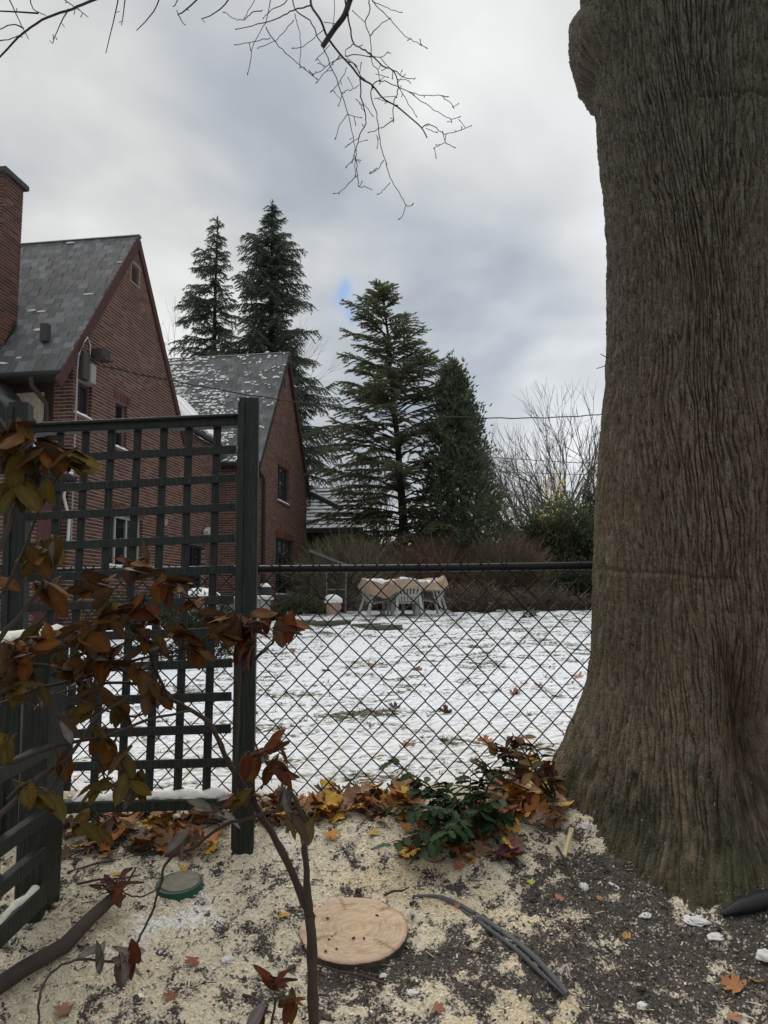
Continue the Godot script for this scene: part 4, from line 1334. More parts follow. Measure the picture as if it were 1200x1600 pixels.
func trunk_point(th: float, h: float, fine: bool) -> Array:
	# th: 0 towards the camera, growing to the right as seen from it
	var r := trunk_radius(h)
	var low := smoothstep(1.35, 0.55, h)
	var flare := 0.0
	flare += 0.05 * exp(-pow((th + 1.25) / 0.42, 2.0)) * low
	flare += 0.05 * exp(-pow((th + 0.40) / 0.35, 2.0)) * low
	flare += 0.15 * exp(-pow((th - 0.75) / 0.45, 2.0)) * smoothstep(1.6, 0.6, h)
	flare += 0.22 * exp(-pow((th - 0.62) / 0.36, 2.0)) * smoothstep(1.15, 0.55, h)
	flare -= 0.26 * exp(-pow((th - 0.12 - 0.12 * (1.2 - h)) / 0.17, 2.0)) * smoothstep(1.45, 0.95, h) * (1.0 - 0.55 * smoothstep(0.85, 0.6, h))
	flare += 0.05 * sin(th * 3.0 + 0.8) * low * 0.5
	flare -= 0.02 * exp(-pow((th - 0.28) / 0.2, 2.0)) * smoothstep(1.0, 1.6, h) * smoothstep(2.4, 1.7, h)
	r += flare
	r += nz.get_noise_2d(cos(th) * 1.4 + h * 0.25, sin(th) * 1.4 + 9.0) * 0.012
	r += nf.get_noise_3d(cos(th) * 2.2, sin(th) * 2.2, h * 1.6) * 0.012
	# the grown-over stub of a lost limb
	var bx := (th + 1.62) * 0.45
	var bd := sqrt(pow(bx / 0.30, 2.0) + pow((h - 4.13) / 0.235, 2.0))
	r += 0.066 * smoothstep(1.06, 0.74, bd) + 0.015 * smoothstep(0.8, 0.2, bd)
	var hor := 0.0
	var deep := 1.0
	if fine:
		var u := th * 0.48
		# the furrows lean and swirl a little
		var wx := nf.get_noise_2d(u * 1.6, h * 0.6) * 0.055 + nf.get_noise_2d(u * 7.0 + 4.0, h * 2.4) * 0.009
		var q := u + wx + 0.03 * (h - 2.4) + 0.05 * exp(-pow((h - 1.6) / 0.25, 2.0)) * nz.get_noise_1d(u * 2.0)
		# root flare: lines sweep out along the roots
		q += 0.10 * smoothstep(1.25, 0.6, h) * sin((th - 0.12) * 1.6)
		var e := absf(nz.get_noise_2d(q / 0.0275, h / 0.52 + nf.get_noise_2d(u * 6.0, h * 2.0) * 0.3))
		var e2 := nc.get_noise_2d(q / 0.011 + 40.0, h / 0.055) + 1.0
		var e3 := absf(nz.get_noise_2d(q / 0.0185 + 70.0, h / 0.26 + 9.0))
		var ridge := 0.60 * smoothstep(0.02, 0.30, e) + 0.40 * smoothstep(0.0, 0.30, e3)
		var smooth_patch := smoothstep(0.1, 0.5, nf.get_noise_2d(u * 2.3 + 20.0, h * 1.1)) * 0.45
		deep = 1.0 - smooth_patch
		hor = (ridge - 0.8) * 0.034 * deep
		hor -= 0.0065 * ridge * smoothstep(0.16, 0.03, absf(nz.get_noise_2d(q / 0.055 + 30.0, h / 0.040)))
		hor += 0.004 * nz.get_noise_2d(q / 0.05, h / 0.11 + 60.0)
		hor += (smoothstep(0.0, 0.25, e2) - 0.8) * 0.0040
		hor += nf.get_noise_2d(q * 60.0, h * 22.0) * 0.0016
		# a few cross cracks and old scars
		var cr := absf(h - 1.585 + 0.12 * u + nf.get_noise_1d(u * 12.0) * 0.012)
		if th < 0.1 and th > -1.1: hor -= 0.010 * smoothstep(0.012, 0.003, cr)
		var cr2 := absf(h - 3.55 + nf.get_noise_1d(u * 14.0 + 7.0) * 0.03)
		if th > 0.0 and th < 0.75: hor -= 0.012 * smoothstep(0.014, 0.004, cr2)
		r += hor
	var ca := atan2(eye.x - TC.x, eye.z - TC.z)
	# seen from above, turning towards the right of the picture
	var a := ca + th
	var c := Vector3(TC.x + trunk_shift(h), h, TC.z)
	return [c + Vector3(sin(a) * r, 0, cos(a) * r), hor, deep]

func big_tree() -> void:
	var root := thing("shade_tree", "huge old shade tree with deeply furrowed bark and moss at its flared foot", "tree", Vector3.ZERO)
	var hs := []
	var h := 0.38
	while h < 4.75:
		hs.append(h)
		h += 0.0085 if h < 4.6 else 0.03
	while h < 6.6:
		hs.append(h)
		h += 0.08
	var ths := []
	var t := -1.85
	while t < 1.0:
		ths.append(t)
		t += 0.0052 if t > -1.72 else 0.015
	while t < TAU - 1.85 - 0.05:
		ths.append(t)
		t += 0.09
	var b := MB.new()
	var n := ths.size()
	for y in hs:
		var fine: bool = y < 4.75
		for th in ths:
			var vis: bool = th > -1.86 and th < 1.02
			var g := trunk_point(th, y, fine and vis)
			var p: Vector3 = g[0]
			var k := nf.get_noise_2d(th * 3.0, y * 2.0)
			var k2 := nf.get_noise_2d(th * 16.0, y * 9.0)
			var c := Color(0.152, 0.120, 0.083).lerp(Color(0.132, 0.116, 0.094), smoothstep(1.6, 3.6, y))
			c = c.lerp(Color(0.140, 0.100, 0.070), clampf(k * 0.8, 0, 0.5) * smoothstep(2.6, 1.2, y))
			c = c * (1.0 + k2 * 0.35)
			c = c.lerp(Color(0.17, 0.165, 0.14), smoothstep(0.22, 0.5, nf.get_noise_2d(th * 9.0 + 31.0, y * 6.0)) * 0.55)
			var moss := clampf(smoothstep(1.02, 0.62, y + k * 0.35 + k2 * 0.2), 0, 1)
			c = c.lerp(Color(0.058, 0.056, 0.031) * (1.0 + k2 * 0.5), moss * 0.85)
			c.a = 1.0
			b.vert(p, Vector3.UP, c, Vector2(th * 0.48, y))
	for j in hs.size() - 1:
		for i in n:
			var i2 := (i + 1) % n
			var a := j * n + i
			var e := j * n + i2
			for q in [a, a + n, e, e, a + n, e + n]: b.ix.append(q)
	var bm := mk("bark", 0.93)
	bm.metallic_specular = 0.3
	var g := FastNoiseLite.new()
	g.seed = 51; g.frequency = 0.05; g.fractal_octaves = 4
	var im := g.get_seamless_image(256, 512)
	bm.heightmap_enabled = true
	bm.heightmap_texture = ImageTexture.create_from_image(im)
	bm.heightmap_scale = 0.5
	bm.uv1_scale = Vector3(9.0, 4.0, 1)
	put("trunk", b.smooth_mesh(), bm, root)
	# sawdust caught in the bark of the foot
	var fl := MB.new()
	fl.quad(Vector3(-0.5, -0.4, 0), Vector3(0.5, -0.3, 0.1), Vector3(0.45, 0.35, 0.0), Vector3(-0.5, 0.3, 0.12), Color.WHITE)
	var xf := []
	var fc := []
	for i in 2600:
		var th := rnd(-1.7, 0.9)
		var y := 0.58 + 0.5 * pow(rng.randf(), 2.2)
		if nf.get_noise_2d(th * 3.0, y * 4.0) < -0.05: continue
		var g0 := trunk_point(th, y, true)
		var g1 := trunk_point(th + 0.02, y, false)
		var g2 := trunk_point(th - 0.02, y, false)
		var tn: Vector3 = ((g1[0] as Vector3) - g2[0]).normalized()
		var nn := tn.cross(Vector3.UP).normalized() * -1.0
		var s := rnd(0.003, 0.007)
		xf.append(Transform3D(Basis(tn, Vector3.UP, nn).rotated(nn, rnd(0, TAU)).scaled(Vector3.ONE * s), (g0[0] as Vector3) + nn * 0.003))
		fc.append(rcol(Color(0.42, 0.37, 0.27), 0.3))
	many("sawdust", fl.mesh(), M.plain, xf, fc, root)
	# limbs, and the bare twigs that hang into view from them
	var limb := Color(0.10, 0.09, 0.08)
	var l := MB.new()
	l.tube([Vector3(1.35, 5.6, -3.35), Vector3(0.9, 5.75, -3.4), Vector3(0.3, 5.5, -3.5), Vector3(-0.4, 5.25, -3.55), Vector3(-1.4, 5.05, -3.5), Vector3(-2.4, 4.9, -3.4)], [0.16, 0.10, 0.075, 0.06, 0.045, 0.03], 10, limb)
	l.tube([Vector3(1.48, 6.4, -3.35), Vector3(1.9, 7.4, -3.3), Vector3(2.3, 8.4, -3.6)], [0.4, 0.26, 0.2], 10, limb)
	l.tube([Vector3(1.48, 6.4, -3.35), Vector3(1.2, 7.6, -3.6), Vector3(1.0, 8.6, -4.0)], [0.38, 0.22, 0.16], 10, limb)
	put("limb", l.mesh(), M.rough, root)
	var dk := Color(0.040, 0.034, 0.032)
	# centre lines traced in a 2.857 x enlargement whose corner is at 340, 0; last number is thickness
	var C := [
		[[600, -260], [600, -40], [590, 0], [565, 70], [520, 130], [470, 205], 26],
		[[440, -240], [412, -60], [415, -20], [420, 30], [460, 90], [490, 165], [545, 240], [600, 300], [640, 350], [690, 380], [740, 440], [800, 475], [860, 525], [910, 570], [935, 615], 12],
		[[910, 570], [945, 555], [985, 580], [1018, 598], [1090, 580], [1132, 562], 5],
		[[1018, 598], [1015, 635], [992, 648], [968, 660], 4], [[1015, 635], [1055, 657], 4], [[930, 572], [975, 590], 3],
		[[560, -60], [578, 50], [590, 110], [608, 195], [660, 225], [700, 260], [740, 295], [785, 315], [805, 370], [800, 420], [785, 470], [785, 545], 8],
		[[608, 195], [575, 225], [572, 250], 5], [[785, 315], [850, 352], [880, 350], 5], [[800, 350], [850, 360], 3], [[785, 535], [720, 575], [678, 590], 5],
		[[585, 275], [610, 285], [640, 340], [690, 385], 6], [[690, 380], [720, 360], [780, 375], [850, 408], [920, 425], [1000, 430], [1050, 475], 5], [[1000, 430], [1025, 432], 3],
		[[850, 408], [930, 465], [1000, 510], [1042, 530], [1080, 522], 4], [[1040, 530], [1044, 546], 3],
		[[635, 350], [640, 430], [655, 490], [660, 550], [630, 620], [618, 690], [625, 780], [632, 835], [660, 832], [686, 846], 6],
		[[622, 785], [575, 830], [543, 862], 4], [[655, 500], [640, 470], [620, 445], 3], [[635, 610], [585, 645], 3], [[618, 700], [575, 745], 3],
		[[690, 385], [685, 440], [710, 510], [720, 600], [740, 690], [770, 790], [810, 860], [840, 915], [868, 915], 5],
		[[840, 915], [830, 960], [812, 977], 3], [[770, 815], [745, 845], [718, 866], 3], [[742, 715], [715, 755], [685, 768], 4], [[722, 600], [712, 660], 3],
		[[330, -60], [345, 45], [410, 90], [450, 170], [490, 260], [540, 380], [585, 520], [605, 610], [612, 690], [615, 780], 6], [[580, 510], [545, 560], [527, 615], 4], [[580, 510], [640, 525], 3],
		[[415, 25], [340, 45], [280, 75], [180, 110], [85, 130], 7], [[330, -80], [310, 0], [240, 45], [205, 80], 6],
		[[245, -70], [235, 0], [215, 100], [165, 190], [135, 325], 5], [[215, 120], [260, 190], [320, 250], [380, 305], [440, 350], 5], [[235, 170], [160, 185], [80, 200], 4],
		[[345, 60], [358, 110], [370, 170], [368, 300], 4], [[340, 90], [290, 150], [240, 190], [180, 215], 4], [[475, 130], [440, 160], [390, 200], [340, 215], 4],
		[[680, -70], [675, 0], [680, 50], [658, 105], [680, 160], [690, 270], [720, 330], [725, 370], 6], [[680, 160], [720, 115], [765, 85], 5],
		[[680, -60], [690, 0], [740, 55], [800, 120], [850, 170], [900, 195], [930, 212], 5], [[690, 5], [760, 35], [820, 55], 4], [[660, 100], [605, 50], 3],
		[[560, 255], [500, 285], [470, 310], [430, 330], 4], [[545, 245], [500, 300], [445, 365], 4], [[200, 45], [150, 60], [120, 85], [80, 85], [30, 55], 5], [[175, -40], [160, 10], [120, 80], 4],
		[[575, 300], [550, 360], [510, 405], 3], [[630, 380], [600, 400], [565, 408], [540, 470], 3], [[700, 440], [790, 430], 3], [[805, 380], [850, 460], [888, 520], 4], [[570, 250], [640, 245], [725, 255], [760, 232], 5], [[725, 255], [775, 310], 3],
		[[495, -40], [520, 0], [515, 110], 3], [[475, 100], [530, 105], 3], [[500, 200], [440, 268], 3], [[705, 330], [760, 345], 3], [[650, 460], [690, 515], 3], [[715, 440], [800, 470], 3]]
	var ends := []
	for k in C.size():
		var line: Array = C[k]
		var w: float = line[-1]
		var pp := []
		var rr := []
		var m := line.size() - 1
		var dz := rnd(-0.22, 0.22)
		for i in m:
			var px: float = 340 + line[i][0] / 2.857
			var py: float = line[i][1] / 2.857
			var dep: float = 3.55 + dz * float(i) / m * (1.0 if k > 0 else 0.3) + 0.25 * nf.get_noise_2d(px * 0.01, py * 0.01)
			pp.append(spot(px, py, dep))
			var taper := lerpf(1.0, 0.45, float(i) / (m - 1)) if k > 0 else lerpf(1.1, 0.9, float(i) / (m - 1))
			rr.append(maxf(w * taper * 0.5 / 2.857 * 3.55 / F, 0.0016))
		# smooth the line, with the small kinks that twigs have
		var cv := Curve3D.new()
		for i in m:
			var tn: Vector3 = ((pp[mini(i + 1, m - 1)] as Vector3) - pp[maxi(i - 1, 0)]) / 6.0
			cv.add_point(pp[i], -tn, tn)
		var sp := []
		var sr := []
		var cnt := (m - 1) * 4
		for i in cnt + 1:
			var q := float(i) / cnt * (m - 1)
			var s := cv.samplef(q)
			if i > 0 and i < cnt and w < 10: s += Vector3(rnd(-1, 1), rnd(-1, 1), rnd(-1, 1)) * 0.0032
			sp.append(s)
			sr.append(lerpf(rr[int(minf(q, m - 1))], rr[mini(int(q) + 1, m - 1)], q - int(q)))
		var tb := MB.new()
		tb.tube(sp, sr, 7 if w > 7 else 5, dk)
		# buds and spurs
		if w < 10:
			for i in range(2, cnt + 1):
				if sp[i].y > 4.05: continue
				if rng.randf() < 0.20:
					var d := Vector3(rnd(-1, 1), rnd(-0.8, 0.8), rnd(-1, 1)).normalized() * rnd(0.015, 0.055)
					var e: Vector3 = sp[i] + d
					tb.tube([sp[i], sp[i] + d * 0.5 + Vector3(0, rnd(-0.004, 0.004), 0), e], [0.0016, 0.0015, 0.0024], 4, dk)
			tb.tube([sp[cnt], sp[cnt] + ((sp[cnt] as Vector3) - sp[cnt - 1]).normalized() * 0.012], [0.003, 0.0012], 5, dk)
		put("hanging_branch" if k < 2 else "twig", tb.mesh(), M.twig, root)
	# the farther bough in the corner, in picture pixels
	var C2 := [[[330, -120], [220, -40], [150, -2], [112, 14], [75, 27], [37, 50], [0, 88], [-60, 150], 5], [[60, 20], [0, 18], [-40, 20], 3], [[10, -10], [30, 32], [45, 62], 2], [[47, -5], [52, 14], [72, 24], 2], [[37, 44], [20, 38], [-10, 50], 2.5], [[95, -4], [118, 12], [138, 27], 2], [[107, 14], [92, 42], [82, 68], 2.2], [[190, -30], [180, 20], [165, 83], 2.6], [[204, -30], [195, 5], [190, 40], 2.4], [[255, -20], [240, 18], [213, 48], 2.6], [[370, -20], [345, 14], [315, 30], 2.6], [[312, -4], [285, 20], [278, 22], [290, 40], 2.4], [[285, -20], [275, 5], [270, 10], 2], [[-5, 64], [20, 60], [40, 48], 2]]
	for k in C2.size():
		var line: Array = C2[k]
		var m := line.size() - 1
		var sp := []
		var sr := []
		for i in m:
			sp.append(spot(line[i][0], line[i][1], 3.75 + 0.1 * nf.get_noise_2d(line[i][0] * 0.01, k * 3.0)))
			sr.append(maxf(float(line[-1]) * lerpf(1.0, 0.5, float(i) / (m - 1)) * 0.5 * 3.75 / F, 0.0018))
		var cv := Curve3D.new()
		for i in m:
			var tn: Vector3 = ((sp[mini(i + 1, m - 1)] as Vector3) - sp[maxi(i - 1, 0)]) / 6.0
			cv.add_point(sp[i], -tn, tn)
		var s2 := []
		var r2 := []
		for i in (m - 1) * 4 + 1:
			var q := i / 4.0
			s2.append(cv.samplef(q) + (Vector3(rnd(-1, 1), rnd(-1, 1), rnd(-1, 1)) * 0.002))
			r2.append(lerpf(sr[int(q)], sr[mini(int(q) + 1, m - 1)], q - int(q)))
		var tb := MB.new()
		tb.tube(s2, r2, 6, dk)
		for i in range(2, s2.size()):
			if rng.randf() < 0.25:
				var d := Vector3(rnd(-1, 1), rnd(-0.8, 0.8), rnd(-1, 1)).normalized() * rnd(0.012, 0.03)
				tb.tube([s2[i], s2[i] + d], [0.0016, 0.0022], 4, dk)
		put("hanging_branch" if k == 0 else "twig", tb.mesh(), M.twig, root)
	# a stray sprout at the edge of the trunk
	var sr2 := MB.new()
	sr2.tube([trunk_point(-1.45, 2.62, false)[0], spot(945, 572, 3.3), spot(932, 576, 3.3)], [0.003, 0.002, 0.0015], 5, dk)
	sr2.tube([spot(953, 560, 3.3), spot(945, 557, 3.3), spot(938, 553, 3.3)], [0.002, 0.002, 0.0015], 5, dk)
	put("twig", sr2.mesh(), M.twig, root)

# ------------------------------------------------------------------ chain-link fence
const FZ := -3.45
func fence() -> void:
	var root := thing("chain_link_fence", "black chain-link fence with a round top rail, from trellis to big trunk", "fence", Vector3.ZERO)
	var blk := Color(0.013, 0.013, 0.014)
	var ry := 1.661
	var b := MB.new()
	b.tube([Vector3(-2.6, ry - 0.004, FZ), Vector3(-0.6, ry, FZ), Vector3(0.2, ry - 0.003, FZ), Vector3(0.95, ry, FZ)], [0.0175, 0.0175, 0.0175, 0.0175], 14, blk)
	put("top_rail", b.mesh(), M.iron, root)
	for x in [-0.60, -2.4]:
		b = MB.new()
		b.tube([Vector3(x, H(x, FZ) - 0.1, FZ - 0.03), Vector3(x, ry + 0.02, FZ - 0.03)], [0.024, 0.024], 12, blk)
		b.tube([Vector3(x, ry + 0.02, FZ - 0.03), Vector3(x, ry + 0.04, FZ - 0.03)], [0.029, 0.012], 12, blk)
		put("post", b.mesh(), M.iron, root)
	var P := 0.0923
	var half := P / 2
	var vstep := 0.048
	var variants := []
	for ph in 4:
		var w := MB.new()
		var pts := []
		var rad := []
		for j in 26:
			var sgn := 1.0 if (j + ph) % 2 == 0 else -1.0
			var x := sgn * half * 0.5
			var y := j * vstep
			pts.append(Vector3(x - sgn * 0.0045, y - 0.006, sgn * -0.0018))
			pts.append(Vector3(x + sgn * 0.0012, y + rnd(-0.0015, 0.0015), sgn * 0.0022))
			pts.append(Vector3(x - sgn * 0.0045, y + 0.006, sgn * -0.0018))
		pts.append(Vector3(rnd(-0.012, 0.012), 25 * vstep + 0.026, 0.004))
		for p in pts: rad.append(0.0030)
		w.tube(pts, rad, 5, blk)
		variants.append(w.mesh())
	var k := 0
	var x := -1.84
	while x < 0.92:
		# near the trunk the mesh stops where the flare of the roots begins
		var cut := 0
		while cut < 24 and x > 0.55 and sqrt(pow(TC.x + trunk_shift(0.457 + cut * vstep) - x, 2.0) + 0.0064) < trunk_radius(0.457 + cut * vstep) + 0.12 * smoothstep(1.2, 0.6, 0.457 + cut * vstep): cut += 1
		var wm: Mesh = variants[(k % 2) + 2 * (rng.randi() % 2)]
		if cut > 0:
			var w := MB.new()
			var pts := []
			var rad := []
			for j in range(cut, 26):
				var sgn := 1.0 if (j + k) % 2 == 0 else -1.0
				pts.append(Vector3(sgn * half * 0.5 - sgn * 0.0045, j * vstep - 0.006, sgn * -0.0018))
				pts.append(Vector3(sgn * half * 0.5 + sgn * 0.0012, j * vstep, sgn * 0.0022))
				pts.append(Vector3(sgn * half * 0.5 - sgn * 0.0045, j * vstep + 0.006, sgn * -0.0018))
			for p in pts: rad.append(0.0030)
			w.tube(pts, rad, 5, blk)
			wm = w.mesh()
		var o := put("wire", wm, M.iron, root)
		o.position = Vector3(x, 0.457 + rnd(-0.001, 0.001), FZ + 0.012)
		o.rotation.z = 0.012 * nf.get_noise_1d(x * 2.0) if cut == 0 else 0.0
		x += half
		k += 1
	for tx in [-0.47, 0.14, 0.53, 0.86]:
		var tb := MB.new()
		var pts := []
		var rad := []
		for i in 10:
			var a := TAU * i / 8.0
			pts.append(Vector3(tx + i * 0.0012, ry + sin(a) * 0.021, FZ + cos(a) * 0.021))
			rad.append(0.002)
		pts.append(Vector3(tx + 0.014, ry + 0.034, FZ + 0.012))
		rad.append(0.0018)
		tb.tube(pts, rad, 5, blk)
		put("tie_wire", tb.mesh(), M.iron, root)

# ------------------------------------------------------------------ trellis and its side panel
func trellises() -> void:
	var col := Color(0.023, 0.030, 0.027)
	var root := thing("lattice_trellis", "dark green painted lattice trellis between two square posts", "trellis", Vector3.ZERO)
	var zr := -3.0
	var yaw := 0.082
	# right-hand post
	for s in [[390, 625, 380, 1330, -2.985, 0.076], [33, 632, 16, 1330, -3.07, 0.076]]:
		var top := at_z(s[0], s[1], s[4])
		var bot := at_z(s[2], s[3], s[4])
		var b := MB.new()
		b.beam(bot - Vector3(0, 0.05, 0), top, s[5], s[5], Vector3(0.10, 0, 1), col, 0.004)
		# a narrow batten nailed to the face
		b.beam(bot + Vector3(-0.024, 0.02, 0.044), top + Vector3(-0.024, -0.02, 0.044), 0.026, 0.012, Vector3(0.10, 0, 1), col * 1.06, 0.002)
		put("post", b.mesh(), M.paint, root)
	# rails and slats: right and left ends of each in picture pixels
	var zl := zr - 0.85 * yaw
	var rows := [703, 748, 793, 841, 889, 937, 986, 1035, 1087, 1138, 1190]
	var pt := func(px: float, py: float, dz: float) -> Vector3:
		var p := at_z(px, py, -3.0)
		var z := -3.0 + (p.x + 0.53) * yaw
		p = at_z(px, py, z)
		return p + Vector3(0, 0, dz)
	var b := MB.new()
	b.beam(pt.call(50, 671, 0.0), pt.call(374, 659, 0.0), 0.06, 0.042, Vector3.UP, col, 0.004)
	b.beam(pt.call(50, 667, 0.012), pt.call(374, 652, 0.012), 0.075, 0.012, Vector3.UP, col * 1.1, 0.003)
	put("top_rail", b.mesh(), M.paint, root)
	b = MB.new()
	b.beam(pt.call(40, 1261, 0.0), pt.call(362, 1253, 0.0), 0.065, 0.040, Vector3.UP, col, 0.004)
	put("bottom_rail", b.mesh(), M.paint, root)
	for y in rows:
		b = MB.new()
		var drop: float = lerpf(17.0, 9.0, (y - 703) / 490.0)
		b.beam(pt.call(46, y + drop + rnd(-1, 1), 0.010), pt.call(370 - (y - 700) * 0.02, y + rnd(-0.6, 0.6), 0.010), 0.012, 0.0335, Vector3.UP, col * rnd(0.95, 1.12), 0.002)
		put("horizontal_slat", b.mesh(), M.paint, root)
	for s in [[339, 322], [295, 277], [256, 232], [215, 189], [174, 146], [134, 103], [94, 62]]:
		b = MB.new()
		b.beam(pt.call(s[1], 1236, -0.004), pt.call(s[0] + 0.6, 668, -0.004), 0.0305, 0.012, Vector3(0, 0, 1), col * rnd(0.9, 1.05), 0.002)
		put("vertical_slat", b.mesh(), M.paint, root)
	var sn := MB.new()
	var pts := []
	var rad := []
	for i in 30:
		var t := i / 29.0
		pts.append(pt.call(lerpf(112, 356, t), lerpf(1248, 1240, t), 0.0) + Vector3(0, 0.004 * nf.get_noise_1d(i * 0.7) - 0.002, 0))
		rad.append(0.021 + 0.012 * nf.get_noise_1d(i * 0.9 + 4.0) - (0.015 if i == 0 or i == 29 else 0.0))
	sn.tube(pts, rad, 9, Color(0.78, 0.77, 0.73))
	put("snow", sn.mesh(), M.snow, root)

	# the low panel that comes forward on the near side
	var side := thing("trellis_side_panel", "low dark green slatted panel with a snowy cap, running forward from a stout post", "trellis", Vector3.ZERO)
	var c2 := Color(0.024, 0.029, 0.026)
	var bx := -1.105
	b = MB.new()
	b.beam(Vector3(bx - 0.015, H(bx, -2.6) - 0.1, -2.60), Vector3(bx - 0.015, 1.385, -2.60), 0.085, 0.15, Vector3(0, 0, 1), c2 * 1.15, 0.005)
	put("post", b.mesh(), M.paint, side)
	b = MB.new()
	b.beam(Vector3(bx - 0.012, 1.395, -2.68), Vector3(bx - 0.012, 1.375, -1.2), 0.15, 0.035, Vector3.UP, c2, 0.005)
	put("cap_rail", b.mesh(), M.paint, side)
	for s in [[1173, 1.0], [1277, 1.0], [1335, 1.0], [1400, 1.5]]:
		var p := at_z(60, s[0], -2.52)
		b = MB.new()
		b.beam(Vector3(bx + 0.02, p.y, -2.53), Vector3(bx + 0.02, p.y - 0.06, -1.2), 0.02 * s[1] + 0.012, 0.042 * s[1], Vector3.UP, c2 * 1.7, 0.003)
		put("horizontal_slat", b.mesh(), M.paint, side)
	for i in 7:
		b = MB.new()
		var z := -2.30 + i * 0.30
		b.beam(Vector3(bx - 0.012, 0.45, z), Vector3(bx - 0.012, 1.37, z), 0.045, 0.014, Vector3(1, 0, 0), c2, 0.002)
		put("vertical_slat", b.mesh(), M.paint, side)
	for s in [[1.395 + 0.016, 0.05, -2.66, 0.032], [at_z(60, 1400, -2.52).y + 0.026, 0.012, -2.5, 0.014]]:
		sn = MB.new()
		pts = []
		rad = []
		for i in 24:
			var t := i / 23.0
			pts.append(Vector3(bx - 0.012 + (0.032 if s[1] < 0.02 else 0.0) + 0.006 * nf.get_noise_1d(i * 1.3), s[0] - 0.05 * t + 0.006 * nf.get_noise_1d(i * 0.8), lerpf(s[2], -1.25, t)))
			rad.append(s[3] * (1.0 + 0.35 * nf.get_noise_1d(i * 0.6 + 2.0)))
		sn.tube(pts, rad, 9, Color(0.74, 0.71, 0.62))
		put("snow", sn.mesh(), M.snow, side)

# ------------------------------------------------------------------ patio things on the far side of the lawn
func chair_model() -> Node3D:
	var w := Color(0.40, 0.40, 0.375)
	var t := thing("patio_chair", "", "chair", Vector3.ZERO)
	var b := MB.new()
	for i in 5:
		b.box(Transform3D(Basis(Vector3.RIGHT, 0.12), Vector3(0, 0.40 - 0.02 * i, 0.20 - i * 0.1)), Vector3(0.5, 0.018, 0.085), w)
	put("seat", b.mesh(), M.plastic, t)
	for i in 7:
		var a := (i - 3) * 0.075
		b = MB.new()
		var top := 0.92 - 0.05 * absf(i - 3)
		b.beam(Vector3((i - 3) * 0.062, 0.36, -0.24), Vector3((i - 3) * 0.062 + sin(a) * 0.45, top, -0.44), 0.05, 0.014, Vector3(0, 0, 1), w, 0.003)
		put("back_slat", b.mesh(), M.plastic, t)
	b = MB.new()
	b.beam(Vector3(-0.25, 0.5, -0.31), Vector3(0.25, 0.5, -0.31), 0.02, 0.05, Vector3.UP, w, 0.003)
	b.beam(Vector3(-0.25, 0.75, -0.41), Vector3(0.25, 0.75, -0.41), 0.02, 0.045, Vector3.UP, w, 0.003)
	put("back_rail", b.mesh(), M.plastic, t)
	for sx in [-1.0, 1.0]:
		b = MB.new()
		b.beam(Vector3(sx * 0.31, 0, 0.27), Vector3(sx * 0.28, 0.60, 0.22), 0.065, 0.05, Vector3(0, 0, 1), w, 0.006)
		put("leg", b.mesh(), M.plastic, t)
		b = MB.new()
		b.beam(Vector3(sx * 0.31, 0, -0.42), Vector3(sx * 0.26, 0.58, -0.24), 0.065, 0.05, Vector3(0, 0, 1), w, 0.006)
		put("leg", b.mesh(), M.plastic, t)
		b = MB.new()
		b.beam(Vector3(sx * 0.29, 0.61, 0.3), Vector3(sx * 0.29, 0.60, -0.36), 0.09, 0.025, Vector3.UP, w, 0.008)
		put("arm", b.mesh(), M.plastic, t)
	return t

func dup(src: Node3D, at: Vector3, turn: float, label: String, group := "") -> Node3D:
	var r: Node3D = src.duplicate()
	r.name = numbered(str(src.name))
	add_child(r, true)
	r.position = at
	r.rotation.y = turn
	tag(r, label, "", group)
	return r

